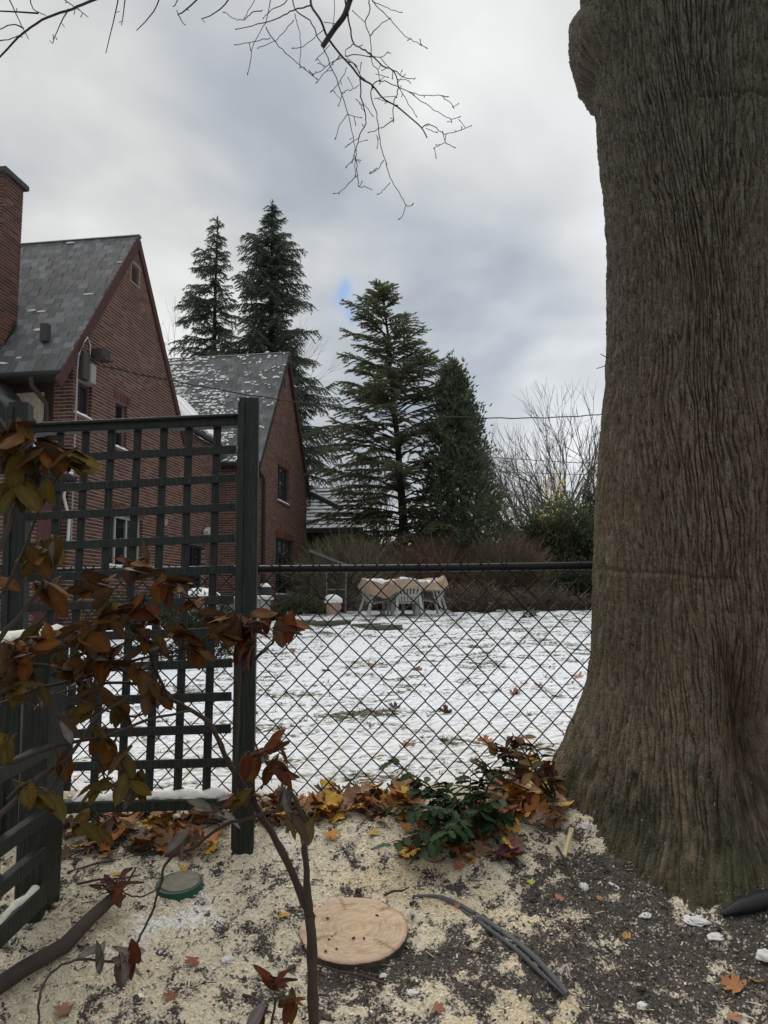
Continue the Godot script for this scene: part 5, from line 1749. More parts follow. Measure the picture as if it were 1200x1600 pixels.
func patio() -> void:
	var c := spot(630, 962, 19.3)
	c.y = H(c.x, c.z)
	var table := thing("patio_table", "round patio table hidden under the tan cover", "table", c)
	var b := MB.new()
	b.tube([Vector3(0, 0.69, 0), Vector3(0, 0.725, 0)], [0.6, 0.6], 24, Color(0.45, 0.44, 0.41))
	put("table_top", b.mesh(), M.plastic, table)
	for i in 4:
		b = MB.new()
		var a := PI / 4 + i * PI / 2
		b.beam(Vector3(cos(a) * 0.42, 0, sin(a) * 0.42), Vector3(cos(a) * 0.30, 0.69, sin(a) * 0.30), 0.08, 0.08, Vector3(0, 0, 1), Color(0.45, 0.44, 0.41), 0.01)
		put("leg", b.mesh(), M.plastic, table)
	var ch := chair_model()
	var where := [[1.45, "white slatted chair with its back to the fence, centre of the covered set", 1.0], [2.75, "white chair tucked under the drooping end of the cover by the brick gable", 1.0], [0.25, "white chair under the raised corner of the cover nearest the brown bush", 1.0], [-0.9, "white chair on the far side of the covered table, brown bush behind", 0.5], [-2.2, "white chair on the far side of the covered table, garage roof behind", 0.6]]
	for i in where.size():
		var a: float = where[i][0]
		var p := c + Vector3(cos(a), 0, sin(a)) * 0.66
		p.y = H(p.x, p.z)
		var turn := atan2(-cos(a), -sin(a))
		if i == 0:
			ch.position = p; ch.rotation.y = turn; tag(ch, where[0][1], "", "white chairs round the covered table")
		else: dup(ch, p, turn, where[i][1], "white chairs round the covered table")
	# the cover
	var cv := MB.new()
	var sn := MB.new()
	var na := 72
	var nr := 26
	var grid := []
	for j in nr + 1:
		for i in na:
			var a := TAU * i / na
			var s := float(j) / nr
			var lift := 0.0
			for w in where: lift = maxf(lift, exp(-pow(wrapf(a - w[0], -PI, PI) / 0.50, 2.0)) * w[2])
			# rim rides over the chair backs; the hem sags between them, lowest toward the brick gable
			var rim := 0.73 + 0.17 * lift + 0.03 * sin(a * 3.0 + 1.0)
			var hem := minf(rim - 0.16, 0.56 + 0.08 * lift - 0.17 * exp(-pow(wrapf(a - 2.1, -PI, PI) / 0.42, 2.0)))
			var R := 0.92 + 0.12 * lift + 0.03 * sin(a * 5.0)
			var p: Vector3
			if s < 0.62:
				var q := s / 0.62
				p = Vector3(cos(a) * R * q, lerpf(0.86, rim, smoothstep(0.25, 1.0, q)) + 0.035 * nf.get_noise_2d(cos(a) * q * 3.0, sin(a) * q * 3.0) + 0.018 * sin(a * 9.0) * q * q, sin(a) * R * q)
			else:
				var q := (s - 0.62) / 0.38
				var fold := (0.035 * sin(a * 9.0 + 2.0 * sin(a * 2.0)) + 0.02 * sin(a * 19.0)) * q
				var rr := R + 0.05 * sin(q * PI * 0.5) + fold
				p = Vector3(cos(a) * rr, lerpf(rim, hem, q) + 0.018 * sin(a * 9.0), sin(a) * rr)
			p += Vector3(nf.get_noise_3d(p.x * 5, p.y * 5, p.z * 5), nf.get_noise_3d(p.x * 4 + 9, p.y * 4, p.z * 4), nf.get_noise_3d(p.x * 5, p.y * 5 + 7, p.z * 5)) * 0.03
			grid.append(p)
			var cc := Color(0.40, 0.285, 0.205) * (1.0 + 0.25 * nf.get_noise_2d(a * 2.0, s * 5.0))
			cv.vert(p, Vector3.UP, cc)
			sn.vert(p + Vector3(0, 0.018, 0), Vector3.UP, Color(0.84, 0.84, 0.86))
	for j in nr:
		for i in na:
			var a := j * na + i
			var e := j * na + (i + 1) % na
			for q in [a, a + na, e, e, a + na, e + na]: cv.ix.append(q)
			var m: Vector3 = grid[a]
			if j < nr * 0.66 and absf(cos(TAU * i / na)) < 0.86 and nf.get_noise_2d(m.x * 2.6 + 1.0, m.z * 3.0) > -0.10 - 0.1 * float(j < 8):
				for q in [a, a + na, e, e, a + na, e + na]: sn.ix.append(q)
	var cover := thing("table_cover", "tan cloth cover sagging over table and chairs, patched with snow", "cover", c)
	var em := cv.smooth_mesh()
	put("cloth", em, M.cloth, cover)
	put("snow", sn.smooth_mesh(), M.snow, cover)
	# stepping stones and border edge showing dark through the snow
	for s in [[470, 975, 17.0, 0.5], [515, 977, 16.6, 0.7], [572, 980, 16.0, 0.45], [600, 984, 15.4, 0.55]]:
		var p := ground_at(s[0], s[1])
		var st := MB.new()
		st.beam(Vector3(-s[3] * 0.6, 0.0, 0), Vector3(s[3] * 0.6, 0.01, 0.03), 0.34, 0.09, Vector3.UP, Color(0.12, 0.115, 0.095), 0.02)
		var o := put("edging_stone", st.mesh(), M.rough)
		o.position = p + Vector3(0, 0.02, 0)
		tag(o, "low grey edging stone half buried in lawn snow, %s" % ["nearest the far gable", "long one below the bin", "short one before the table", "one closest to the fence"][[470, 515, 572, 600].find(s[0])], "stone", "edging stones at the lawn's far border")
	# bin wrapped in tan, capped with snow
	var p := on_ground(spot(520, 950, 20.3), 0.0)
	var bin := thing("garden_urn", "squat tan garden urn capped with snow near the far gable", "urn", p)
	b = MB.new()
	b.tube([Vector3(0, 0, 0), Vector3(0, 0.05, 0), Vector3(0.02, 0.22, 0), Vector3(0.03, 0.40, 0)], [0.15, 0.17, 0.21, 0.17], 12, Color(0.40, 0.29, 0.23))
	put("body", b.mesh(), M.cloth, bin)
	var s2 := MeshInstance3D.new()
	var bl := put("snow", blob(10, 4, 0.12), M.snow, bin)
	bl.transform = Transform3D(Basis.from_scale(Vector3(0.25, 0.2, 0.2)), Vector3(0.0, 0.36, 0))
	s2.free()
	# white slatted box, a black kettle grill beside it, the heat pump behind the trellis
	p = on_ground(spot(382, 975, 15.5), 0.0)
	var box := thing("deck_box", "white slatted box against the front of the far wing", "box", p, -0.12)
	b = MB.new()
	b.abox(Vector3(-0.46, 0.05, -0.25), Vector3(0.46, 0.50, 0.22), Color(0.24, 0.23, 0.21))
	put("body", b.mesh(), M.plain, box)
	for i in 9:
		b = MB.new()
		b.box(Transform3D(Basis(), Vector3(-0.44 + i * 0.11, 0.27, 0.235)), Vector3(0.085, 0.48, 0.02), Color(0.34, 0.33, 0.30))
		put("slat", b.mesh(), M.plain, box)
	b = MB.new()
	b.beam(Vector3(-0.52, 0.54, 0), Vector3(0.52, 0.54, 0), 0.56, 0.05, Vector3.UP, Color(0.5, 0.49, 0.45), 0.01)
	put("lid", b.mesh(), M.plain, box)
	b = MB.new()
	b.beam(Vector3(-0.5, 0.58, 0), Vector3(0.5, 0.58, 0), 0.5, 0.04, Vector3.UP, Color(0.84, 0.85, 0.87), 0.018)
	put("snow", b.mesh(), M.snow, box)
	var kp := p + Vector3(0.42, 0.60, 0.02)
	var pot := thing("black_pot", "round black pot with snow on its lid, standing on the white box", "pot", kp)
	b = MB.new()
	b.tube([Vector3(0, 0, 0), Vector3(0, 0.06, 0), Vector3(0, 0.15, 0), Vector3(0, 0.2, 0)], [0.09, 0.14, 0.13, 0.08], 14, Color(0.02, 0.02, 0.022))
	put("body", b.mesh(), M.plastic, pot)
	bl = put("snow", blob(9, 3, 0.1), M.snow, pot)
	bl.transform = Transform3D(Basis.from_scale(Vector3(0.12, 0.07, 0.12)), Vector3(0, 0.18, 0))
	p = on_ground(spot(312, 955, 13.6), 0.0)
	var hp := thing("heat_pump", "grey heat pump box heaped with snow, seen through the trellis", "heat pump", p, -0.12)
	b = MB.new()
	b.beam(Vector3(0, 0.02, 0), Vector3(0, 0.62, 0), 0.34, 0.62, Vector3(1, 0, 0), Color(0.33, 0.34, 0.34), 0.02)
	put("body", b.mesh(), M.plain, hp)
	b = MB.new()
	for i in 6: b.box(Transform3D(Basis(), Vector3(0, 0.12 + i * 0.08, 0.175)), Vector3(0.52, 0.02, 0.02), Color(0.1, 0.1, 0.1))
	put("grille", b.mesh(), M.plain, hp)
	bl = put("snow", blob(12, 4, 0.14), M.snow, hp)
	bl.transform = Transform3D(Basis.from_scale(Vector3(0.38, 0.2, 0.24)), Vector3(0, 0.61, 0))
	for s in [[225, 990, 12.5, 0.8, 0.22], [185, 1000, 12.0, 0.5, 0.2], [270, 992, 12.0, 0.5, 0.16]]:
		var o := put("snow_mound", blob(14, 5, 0.15), M.snow)
		o.transform = Transform3D(Basis.from_scale(Vector3(s[3], s[4], 0.4)), on_ground(spot(s[0], s[1], s[2]), -0.02))
		tag(o, "smooth mound of snow by the house wall, %s" % {225: "longest, below the big window", 185: "shorter, nearest the porch", 270: "beside the heat pump"}[s[0]], "snow mound")
	# lean-to roof and wire trellis past the far gable
	var lt := thing("lean_to", "weathered grey lean-to roof sloping down from the far gable", "shed", Vector3.ZERO)
	var a := spot(484, 862, 21.5)
	var e := spot(545, 886, 21.5)
	b = MB.new()
	b.beam(a, e, 0.9, 0.07, Vector3.UP, Color(0.17, 0.17, 0.17), 0.01)
	put("roof", b.mesh(), M.rough, lt)
	for px in [487, 539]:
		var q := spot(px, 890, 21.5)
		b = MB.new()
		b.beam(Vector3(q.x, H(q.x, q.z) - 0.05, q.z), Vector3(q.x, lerpf(a.y, e.y, (q.x - a.x) / (e.x - a.x)), q.z), 0.07, 0.07, Vector3(0, 0, 1), Color(0.10, 0.09, 0.08), 0.006)
		put("post", b.mesh(), M.rough, lt)
	var gr := thing("wire_arch", "thin grey pipe frame standing among the brush near the urn", "frame", Vector3.ZERO)
	for s in [[[511, 955], [510, 893]], [[540, 955], [541, 893]], [[511, 921], [541, 921]], [[511, 893], [541, 893]]]:
		b = MB.new()
		var f0 := spot(s[0][0], s[0][1], 20.8)
		var f1 := spot(s[1][0], s[1][1], 20.8)
		b.tube([f0, f1], [0.013, 0.013], 5, Color(0.22, 0.22, 0.22))
		put("pipe", b.mesh(), M.plain, gr)
	# dark wire gate at the far end, below the yew
	var ga := thing("garden_gate", "dark wire gate and frame at the lawn's far end near the big trunk", "gate", Vector3.ZERO)
	for s in [[[872, 958], [872, 908]], [[903, 958], [903, 906]], [[872, 912], [903, 910]], [[872, 935], [903, 934]], [[880, 958], [880, 910]], [[888, 958], [888, 910]], [[896, 958], [896, 910]]]:
		b = MB.new()
		b.tube([spot(s[0][0], s[0][1], 22.0), spot(s[1][0], s[1][1], 22.0)], [0.016, 0.016], 5, Color(0.07, 0.07, 0.07))
		put("bar", b.mesh(), M.plain, ga)

func wires() -> void:
	var line := func(called: String, label: String, a: Vector3, e: Vector3, sag: float, r: float, col: Color) -> void:
		var b := MB.new()
		var pts := []
		var rad := []
		for i in 41:
			var t := i / 40.0
			pts.append(a.lerp(e, t) + Vector3(0, -sag * 4.0 * t * (1.0 - t) + 0.01 * sin(t * 90.0), 0))
			rad.append(r)
		b.tube(pts, rad, 5, col)
		tag(put(called, b.mesh(), M.plain), label, "cable")
	line.call("service_cable", "twisted black service cable sagging from house gable past the conifers", spot(160, 572, 14.4), spot(1010, 640, 21.0), 0.55, 0.014, Color(0.03, 0.03, 0.03))
	line.call("overhead_wire", "faint wire crossing before the bare trees, highest of three", spot(740, 712, 36.0), spot(980, 726, 36.0), 0.05, 0.018, Color(0.10, 0.10, 0.10))
	line.call("overhead_wire", "faint wire crossing before the bare trees, middle of three", spot(740, 735, 36.0), spot(980, 742, 36.0), 0.05, 0.015, Color(0.10, 0.10, 0.10))
	line.call("overhead_wire", "faint wire just above the yew, lowest of three", spot(740, 788, 34.0), spot(980, 795, 34.0), 0.05, 0.016, Color(0.06, 0.06, 0.06))

# ------------------------------------------------------------------ things on the bed
func up_at(p: Vector3) -> Vector3:
	var e := 0.05
	return Vector3(H(p.x - e, p.z) - H(p.x + e, p.z), 2 * e, H(p.x, p.z - e) - H(p.x, p.z + e)).normalized()

func near_things() -> void:
	# fresh stump
	var p := ground_at(552, 1462)
	var R := 82.0 / F * (eye - p).length() * 0.91
	var root := thing("tree_stump", "freshly sawn low stump with pale pinkish face and dark bark skirt", "stump", p)
	var tilt := Basis(Vector3.RIGHT, 0.205) * Basis(Vector3.BACK, -0.02)
	var b := MB.new()
	var na := 90
	var nr := 34
	var rim := func(a: float) -> float:
		return R * (1.0 + 0.045 * nf.get_noise_2d(cos(a) * 1.2, sin(a) * 1.2) + 0.012 * nf.get_noise_2d(cos(a) * 6, sin(a) * 6))
	for j in nr + 1:
		for i in na:
			var a := TAU * i / na
			var s := float(j) / nr
			var r: float = rim.call(a) * s
			var q := Vector3(cos(a) * r, 0.014, sin(a) * r)
			var ringn := nf.get_noise_2d(s * 26.0, nf.get_noise_2d(cos(a) * s * 2.0, sin(a) * s * 2.0) * 0.6)
			var saw := nf.get_noise_2d((q.x * 0.6 + q.z) * 160.0, (q.x - q.z * 0.6) * 9.0)
			var c := Color(0.56, 0.43, 0.30).lerp(Color(0.43, 0.31, 0.20), clampf(ringn * 1.3 + 0.35, 0, 1))
			c = c.lerp(Color(0.62, 0.45, 0.29), clampf(nf.get_noise_2d(q.x * 9 + 3, q.z * 9) * 1.2, 0, 0.6))
			c = c.lerp(Color(0.58, 0.41, 0.31), smoothstep(0.86, 0.93, s))
			c = c.lerp(Color(0.34, 0.20, 0.14), smoothstep(0.965, 0.99, s))
			for ck in [[0.7, 0.5, 1.0], [2.6, 0.35, 0.8], [4.4, 0.55, 0.98], [5.5, 0.7, 1.0]]:
				if s > ck[1] and s < ck[2] and absf(wrapf(a - ck[0] - 0.1 * nf.get_noise_1d(s * 9.0), -PI, PI)) * s < 0.035: c = c.lerp(Color(0.16, 0.10, 0.06), 0.6)
			c = c * (1.0 + saw * 0.30)
			c = c.lerp(Color(0.30, 0.20, 0.12), clampf(nf.get_noise_2d(q.x * 7 + 13, q.z * 16 + 2) * 1.6 - 0.35, 0, 0.5))
			q.y += saw * 0.0022 + 0.003 * nf.get_noise_2d(q.x * 14, q.z * 14) - 0.006 * smoothstep(0.94, 1.0, s)
			b.vert(tilt * q, Vector3.UP, c)
	for j in nr:
		for i in na:
			var a := j * na + i
			var e := j * na + (i + 1) % na
			for q in [a, a + na, e, e, a + na, e + na]: b.ix.append(q)
	put("cut_face", b.smooth_mesh(), M.plain, root)
	b = MB.new()
	for j in 6:
		for i in na:
			var a := TAU * i / na
			var r: float = rim.call(a) * (1.0 + 0.05 * j * j / 8.0) + 0.004 + 0.006 * nc.get_noise_2d(i * 0.45, j * 0.3)
			b.vert(tilt * Vector3(cos(a) * r, 0.009 - j * 0.022, sin(a) * r), Vector3.UP, rcol(Color(0.085, 0.068, 0.052), 0.3))
	for j in 5:
		for i in na:
			var a := j * na + i
			var e := j * na + (i + 1) % na
			for q in [a, a + na, e, e, a + na, e + na]: b.ix.append(q)
	put("bark", b.smooth_mesh(), M.rough, root)
	# bits of sawdust and dark specks on the face
	for i in 7:
		var sp := put("chip", blob(6, 2, 0.4), M.plain, root)
		var a := rnd(0, TAU)
		var r := R * rnd(0.1, 0.85)
		sp.transform = Transform3D(Basis(Vector3.UP, rnd(0, 6)) * Basis.from_scale(Vector3(rnd(0.004, 0.009), 0.003, 0.004)), tilt * Vector3(cos(a) * r, 0.016, sin(a) * r))
		sp.set_surface_override_material(0, M.mulch if M.has("mulch") else mk("mulch", 0.9, Color(0.05, 0.03, 0.02), false))
	# plastic lawn edging, a curved double lip
	var pts := []
	for s in [[645, 1407], [690, 1415], [735, 1433], [780, 1460], [820, 1492], [855, 1530], [885, 1567]]:
		pts.append(ground_at(s[0], s[1]))
	var cv := Curve3D.new()
	for i in pts.size():
		var tn: Vector3 = ((pts[mini(i + 1, pts.size() - 1)] as Vector3) - pts[maxi(i - 1, 0)]) / 6.0
		cv.add_point(pts[i], -tn, tn)
	var l1 := []
	var l2 := []
	var r1 := []
	var r2 := []
	for i in 40:
		var t := i / 39.0
		var q := cv.samplef(t * (pts.size() - 1))
		var d := (cv.samplef(minf(t * (pts.size() - 1) + 0.1, pts.size() - 1)) - cv.samplef(t * (pts.size() - 1) - 0.1)).normalized()
		var side := d.cross(Vector3.UP).normalized()
		var y := q.y
		var w := 0.012 * smoothstep(0.05, 0.5, t) * (1.0 - 0.6 * smoothstep(0.75, 1.0, t))
		l1.append(Vector3(q.x, y + 0.004, q.z) - side * w)
		l2.append(Vector3(q.x, y + 0.002, q.z) + side * w)
		r1.append(lerpf(0.004, 0.0085, smoothstep(0, 0.4, t)))
		r2.append(lerpf(0.002, 0.0065, smoothstep(0.1, 0.5, t)) * (1.0 - 0.7 * smoothstep(0.8, 1.0, t)))
	b = MB.new()
	b.tube(l1, r1, 9, Color(0.11, 0.112, 0.118))
	b.tube(l2, r2, 9, Color(0.095, 0.098, 0.105))
	tag(put("garden_edging", b.mesh(), M.plain), "curved grey-black plastic garden edging lying beside the stump", "edging")
	# black drain pipe entering from the side
	b = MB.new()
	var d0 := ground_at(1128, 1438)
	var d1 := ground_at(1230, 1420)
	b.tube([d0 + Vector3(0, 0.012, 0), d0.lerp(d1, 0.3) + Vector3(0, 0.024, 0), d0.lerp(d1, 0.6) + Vector3(0, 0.035, 0), d1 + Vector3(0.1, 0.05, 0)], [0.008, 0.022, 0.028, 0.03], 12, Color(0.018, 0.019, 0.021))
	tag(put("drain_pipe", b.mesh(), M.plastic), "smooth black plastic pipe end on the mulch below the big trunk", "pipe")
	# splinter of fresh wood leaning on the root
	b = MB.new()
	var s0 := ground_at(881, 1345)
	var s1 := s0 + Vector3(0.055, 0.075, -0.10)
	b.beam(s0 + Vector3(0, 0.006, 0), s1, 0.017, 0.008, Vector3(0.2, 1, 0.5), Color(0.50, 0.43, 0.24), 0.002)
	b.beam(s0 + Vector3(0.004, 0.010, 0), s0.lerp(s1, 0.8) + Vector3(0, 0.006, 0), 0.008, 0.006, Vector3(0.2, 1, 0.5), Color(0.66, 0.56, 0.30), 0.002)
	tag(put("wood_splinter", b.mesh(), M.plain), "pale yellow splinter of wood leaning against the trunk's foot", "splinter")
	# green plastic valve lid filled with sawdust
	var lp := ground_at(280, 1388)
	var lid := thing("valve_lid", "round green plastic lid dusted with sawdust on the bed", "lid", lp)
	lid.basis = Basis(Vector3.RIGHT, 0.16) * Basis(Vector3.BACK, 0.02)
	b = MB.new()
	var lr := 32.0 / F * (eye - lp).length()
	b.tube([Vector3(0, -0.05, 0), Vector3(0, 0.004, 0), Vector3(0, 0.009, 0)], [lr, lr, lr * 0.96], 40, Color(0.012, 0.075, 0.055))
	put("rim", b.mesh(), M.plastic, lid)
	b = MB.new()
	b.tube([Vector3(0.003, 0.0095, -0.002), Vector3(0.003, 0.012, -0.002)], [lr * 0.88, lr * 0.82], 30, Color(0.27, 0.25, 0.20))
	put("sawdust", b.mesh(), M.rough, lid)
	# lumps of snow lying about
	var k := 0
	for s in [[912, 1393, 10, 14], [955, 1385, 9, 10], [1085, 1440, 24, 12], [1120, 1477, 14, 9], [645, 1557, 11, 10], [600, 1527, 9, 7], [1004, 1576, 10, 8], [355, 1508, 12, 9], [915, 1298, 9, 14], [650, 1398, 6, 4], [1196, 1500, 16, 16], [1008, 1430, 12, 8], [965, 1396, 9, 9]]:
		var q := ground_at(s[0], s[1])
		var sc: float = (eye - q).length() / F
		var o := put("snow_lump", lump(), M.plain)
		o.transform = Transform3D(Basis(Vector3.UP, rnd(0, 6)) * Basis.from_scale(Vector3(s[2] * sc * 0.72, s[3] * sc * 0.42, s[2] * sc * 0.7)), q + Vector3(0, -0.003, 0))
		tag(o, ["small lump of snow on dark mulch below the trunk, tallest", "small lump of snow on dark mulch nearest the root hollow", "wide crusty snow lump beside the black pipe", "flat snow lump under the black pipe", "snow lump on dark mulch in front of the stump", "smaller snow lump close below the stump's rim", "snow lump at the bed's front edge below the trunk", "snow lump on sawdust between stem and cut branch", "snow lump lodged behind the wood splinter", "tiny snow crumb above the garden edging", "rough snow lump at the picture's edge past the pipe", "low snow lump midway between edging and pipe", "twin snow lump touching one by the root hollow"][k], "snow lump", "lumps of snow on the bed")
		k += 1
	# cut branch lying toward the camera
	var c0 := ground_at(-30, 1590) + Vector3(0, 0.03, 0)
	var c1 := ground_at(100, 1500) + Vector3(0, 0.035, 0)
	var c2 := ground_at(178, 1432) + Vector3(0, 0.05, 0)
	var cb := thing("cut_branch", "thick dark cut branch lying on sawdust with wine-red leaves at its tip", "branch", Vector3.ZERO)
	b = MB.new()
	b.tube([c0, c0.lerp(c1, 0.5) + Vector3(0, 0.006, 0), c1, c1.lerp(c2, 0.5) + Vector3(0, 0.005, 0.01), c2], [0.024, 0.023, 0.022, 0.02, 0.017], 10, Color(0.075, 0.062, 0.052))
	put("wood", b.mesh(), M.rough, cb)
	b = MB.new()
	b.tube([c2, c2 + Vector3(0.03, 0.03, -0.03), c2 + Vector3(0.05, 0.07, -0.05)], [0.006, 0.004, 0.003], 5, Color(0.07, 0.05, 0.045))
	b.tube([c2, c2 + Vector3(-0.04, 0.03, -0.01), c2 + Vector3(-0.08, 0.035, 0.0)], [0.006, 0.004, 0.003], 5, Color(0.07, 0.05, 0.045))
	put("twig", b.mesh(), M.twig, cb)
	var vs := []
	for cc in [Color(0.075, 0.032, 0.028), Color(0.09, 0.042, 0.03), Color(0.06, 0.03, 0.03)]: vs.append(oval_leaf(cc, cc * 1.6, 0.40, 0.25))
	for i in 14:
		var o := put("leaf", vs[i % 3], M.leaf, cb)
		var a := rnd(0, TAU)
		var q := c2 + Vector3(rnd(-0.05, 0.05), rnd(0.01, 0.07), rnd(-0.05, 0.03))
		o.transform = leaf_xf(q, Vector3(cos(a), rnd(-0.5, 0.4), sin(a)), rnd(0.05, 0.075))
	# twigs on the ground by the trellis
	for s in [[105, 1372, 235, 1340, "long fallen twig below the trellis, nearest the lid"], [120, 1392, 220, 1378, "short fallen twig just in front of another"], [205, 1325, 330, 1300, "fallen twig lying among brown leaves under the trellis"], [600, 1545, 500, 1525, "thin twig in mulch before the stump"], [380, 1565, 420, 1590, "stub of twig at the bed's front"], [600, 1405, 640, 1400, "splintered twig above the stump"], [870, 1330, 905, 1400, "thin twig running below the wood splinter"]]:
		var a := ground_at(s[0], s[1]) + Vector3(0, 0.008, 0)
		var e := ground_at(s[2], s[3]) + Vector3(0, 0.008, 0)
		b = MB.new()
		b.tube([a, a.lerp(e, 0.35) + Vector3(0, 0.012, 0.006), a.lerp(e, 0.7) + Vector3(0, 0.004, -0.008), e + Vector3(0, 0.015, 0)], [0.0045, 0.004, 0.0035, 0.002], 6, Color(0.06, 0.047, 0.04))
		tag(put("fallen_twig", b.mesh(), M.twig), s[4], "twig")

# a crusty crumb of snow
func lump() -> ArrayMesh:
	var b := MB.new()
	var o := rnd(0, 100)
	for j in 9:
		for i in 16:
			var a := TAU * i / 16
			var e := PI / 2 - (PI / 2 + 0.2) * j / 8.0
			var d := Vector3(cos(a) * cos(e), sin(e), sin(a) * cos(e))
			b.vert(d * (1.0 + 0.55 * nf.get_noise_3d(d.x * 1.3 + o, d.y * 1.3, d.z * 1.3) + 0.25 * nf.get_noise_3d(d.x * 5 + o, d.y * 5, d.z * 5)), Vector3.UP, Color(0.66, 0.665, 0.67).lerp(Color(0.45, 0.40, 0.31), clampf(nf.get_noise_3d(d.x * 4 + o, d.y * 4, d.z * 4) * 2.0, 0, 0.8)))
	for j in 8:
		for i in 16:
			var p := j * 16 + i
			var q := j * 16 + (i + 1) % 16
			for k in [p, p + 16, q, q, p + 16, q + 16]: b.ix.append(k)
	return b.smooth_mesh()

# ------------------------------------------------------------------ leaves
func oval_leaf(top: Color, under: Color, width := 0.4, curl := 0.2, wave := 0.02) -> ArrayMesh:
	# lies along +z, face up; a real thin blade with a folded midrib
	var b := MB.new()
	var n := 9
	for face in 2:
		var k0 := b.v.size()
		for j in n + 1:
			var t := float(j) / n
			var w := width * 0.5 * pow(sin(PI * pow(t, 1.12)), 0.72) * (1.0 if j < n else 0.0)
			for i in 5:
				var s := (i - 2) / 2.0
				var y: float = 0.10 * absf(s) * w * 2.0 - curl * t * t * 0.9 - 0.10 * s * s * w + wave * sin(t * 9.0 + s * 2.0) * absf(s)
				if face == 1: y -= 0.006
				var c := (top if face == 0 else under) * (1.0 + (0.30 if i == 2 else 0.0) + rnd(-0.12, 0.12))
				b.vert(Vector3(s * w, y, t), Vector3.UP, c)
		for j in n:
			for i in 4:
				var a := k0 + j * 5 + i
				if face == 0:
					for q in [a, a + 1, a + 5, a + 1, a + 6, a + 5]: b.ix.append(q)
				else:
					for q in [a, a + 5, a + 1, a + 1, a + 5, a + 6]: b.ix.append(q)
	return b.smooth_mesh()

func leaf_xf(p: Vector3, d: Vector3, l: float, roll := 0.0) -> Transform3D:
	var z := d.normalized()
	var x := Vector3.UP.cross(z)
	if x.length() < 0.1: x = Vector3.RIGHT
	x = x.normalized().rotated(z, roll)
	var y := z.cross(x)
	return Transform3D(Basis(x * l, y * l, z * l), p)

func maple_leaf(col: Color, curl: float) -> ArrayMesh:
	var half := [[0.0, 1.0], [0.10, 0.80], [0.22, 0.83], [0.20, 0.62], [0.17, 0.46], [0.42, 0.66], [0.50, 0.56], [0.66, 0.60], [0.60, 0.42], [0.68, 0.33], [0.44, 0.22], [0.36, 0.10], [0.58, 0.06], [0.62, -0.06], [0.46, -0.14], [0.24, -0.20], [0.05, -0.16]]
	var out := []
	for p in half: out.append(Vector2(p[0], p[1]))
	for i in range(half.size() - 1, 0, -1): out.append(Vector2(-half[i][0], half[i][1]))
	var b := MB.new()
	var ph := rnd(0, TAU)
	var lift := func(q: Vector2) -> float:
		return curl * (0.5 * q.x * q.x + 0.35 * sin(q.y * 3.0 + ph) * 0.5 + 0.25 * sin(q.x * 5.0 + ph) * q.y)
	for face in 2:
		var k0 := b.v.size()
		var dy := -0.012 * face
		b.vert(Vector3(0, lift.call(Vector2.ZERO) + dy, 0), Vector3.UP, col * 0.9)
		for q in out:
			var m: Vector2 = q * 0.5
			b.vert(Vector3(m.x, lift.call(m) + dy, m.y), Vector3.UP, rcol(col, 0.18))
		for q in out:
			b.vert(Vector3(q.x, lift.call(q) + dy, q.y), Vector3.UP, rcol(col, 0.22))
		var n := out.size()
		for i in n:
			var e := (i + 1) % n
			# outline runs clockwise seen from above when z points away
			var t1 := [k0, k0 + 1 + i, k0 + 1 + e]
			var t2 := [k0 + 1 + i, k0 + 1 + n + i, k0 + 1 + e]
			var t3 := [k0 + 1 + e, k0 + 1 + n + i, k0 + 1 + n + e]
			for t in [t1, t2, t3]:
				if face == 0:
					b.ix.append(t[0]); b.ix.append(t[2]); b.ix.append(t[1])
				else:
					b.ix.append(t[0]); b.ix.append(t[1]); b.ix.append(t[2])
	# stalk
	b.tube([Vector3(0, lift.call(Vector2(0, -0.1)), -0.1), Vector3(0.03, 0.05 * curl, -0.45), Vector3(0.0, 0.1 * curl, -0.75)], [0.014, 0.011, 0.009], 4, col * 0.8)
	return b.smooth_mesh()

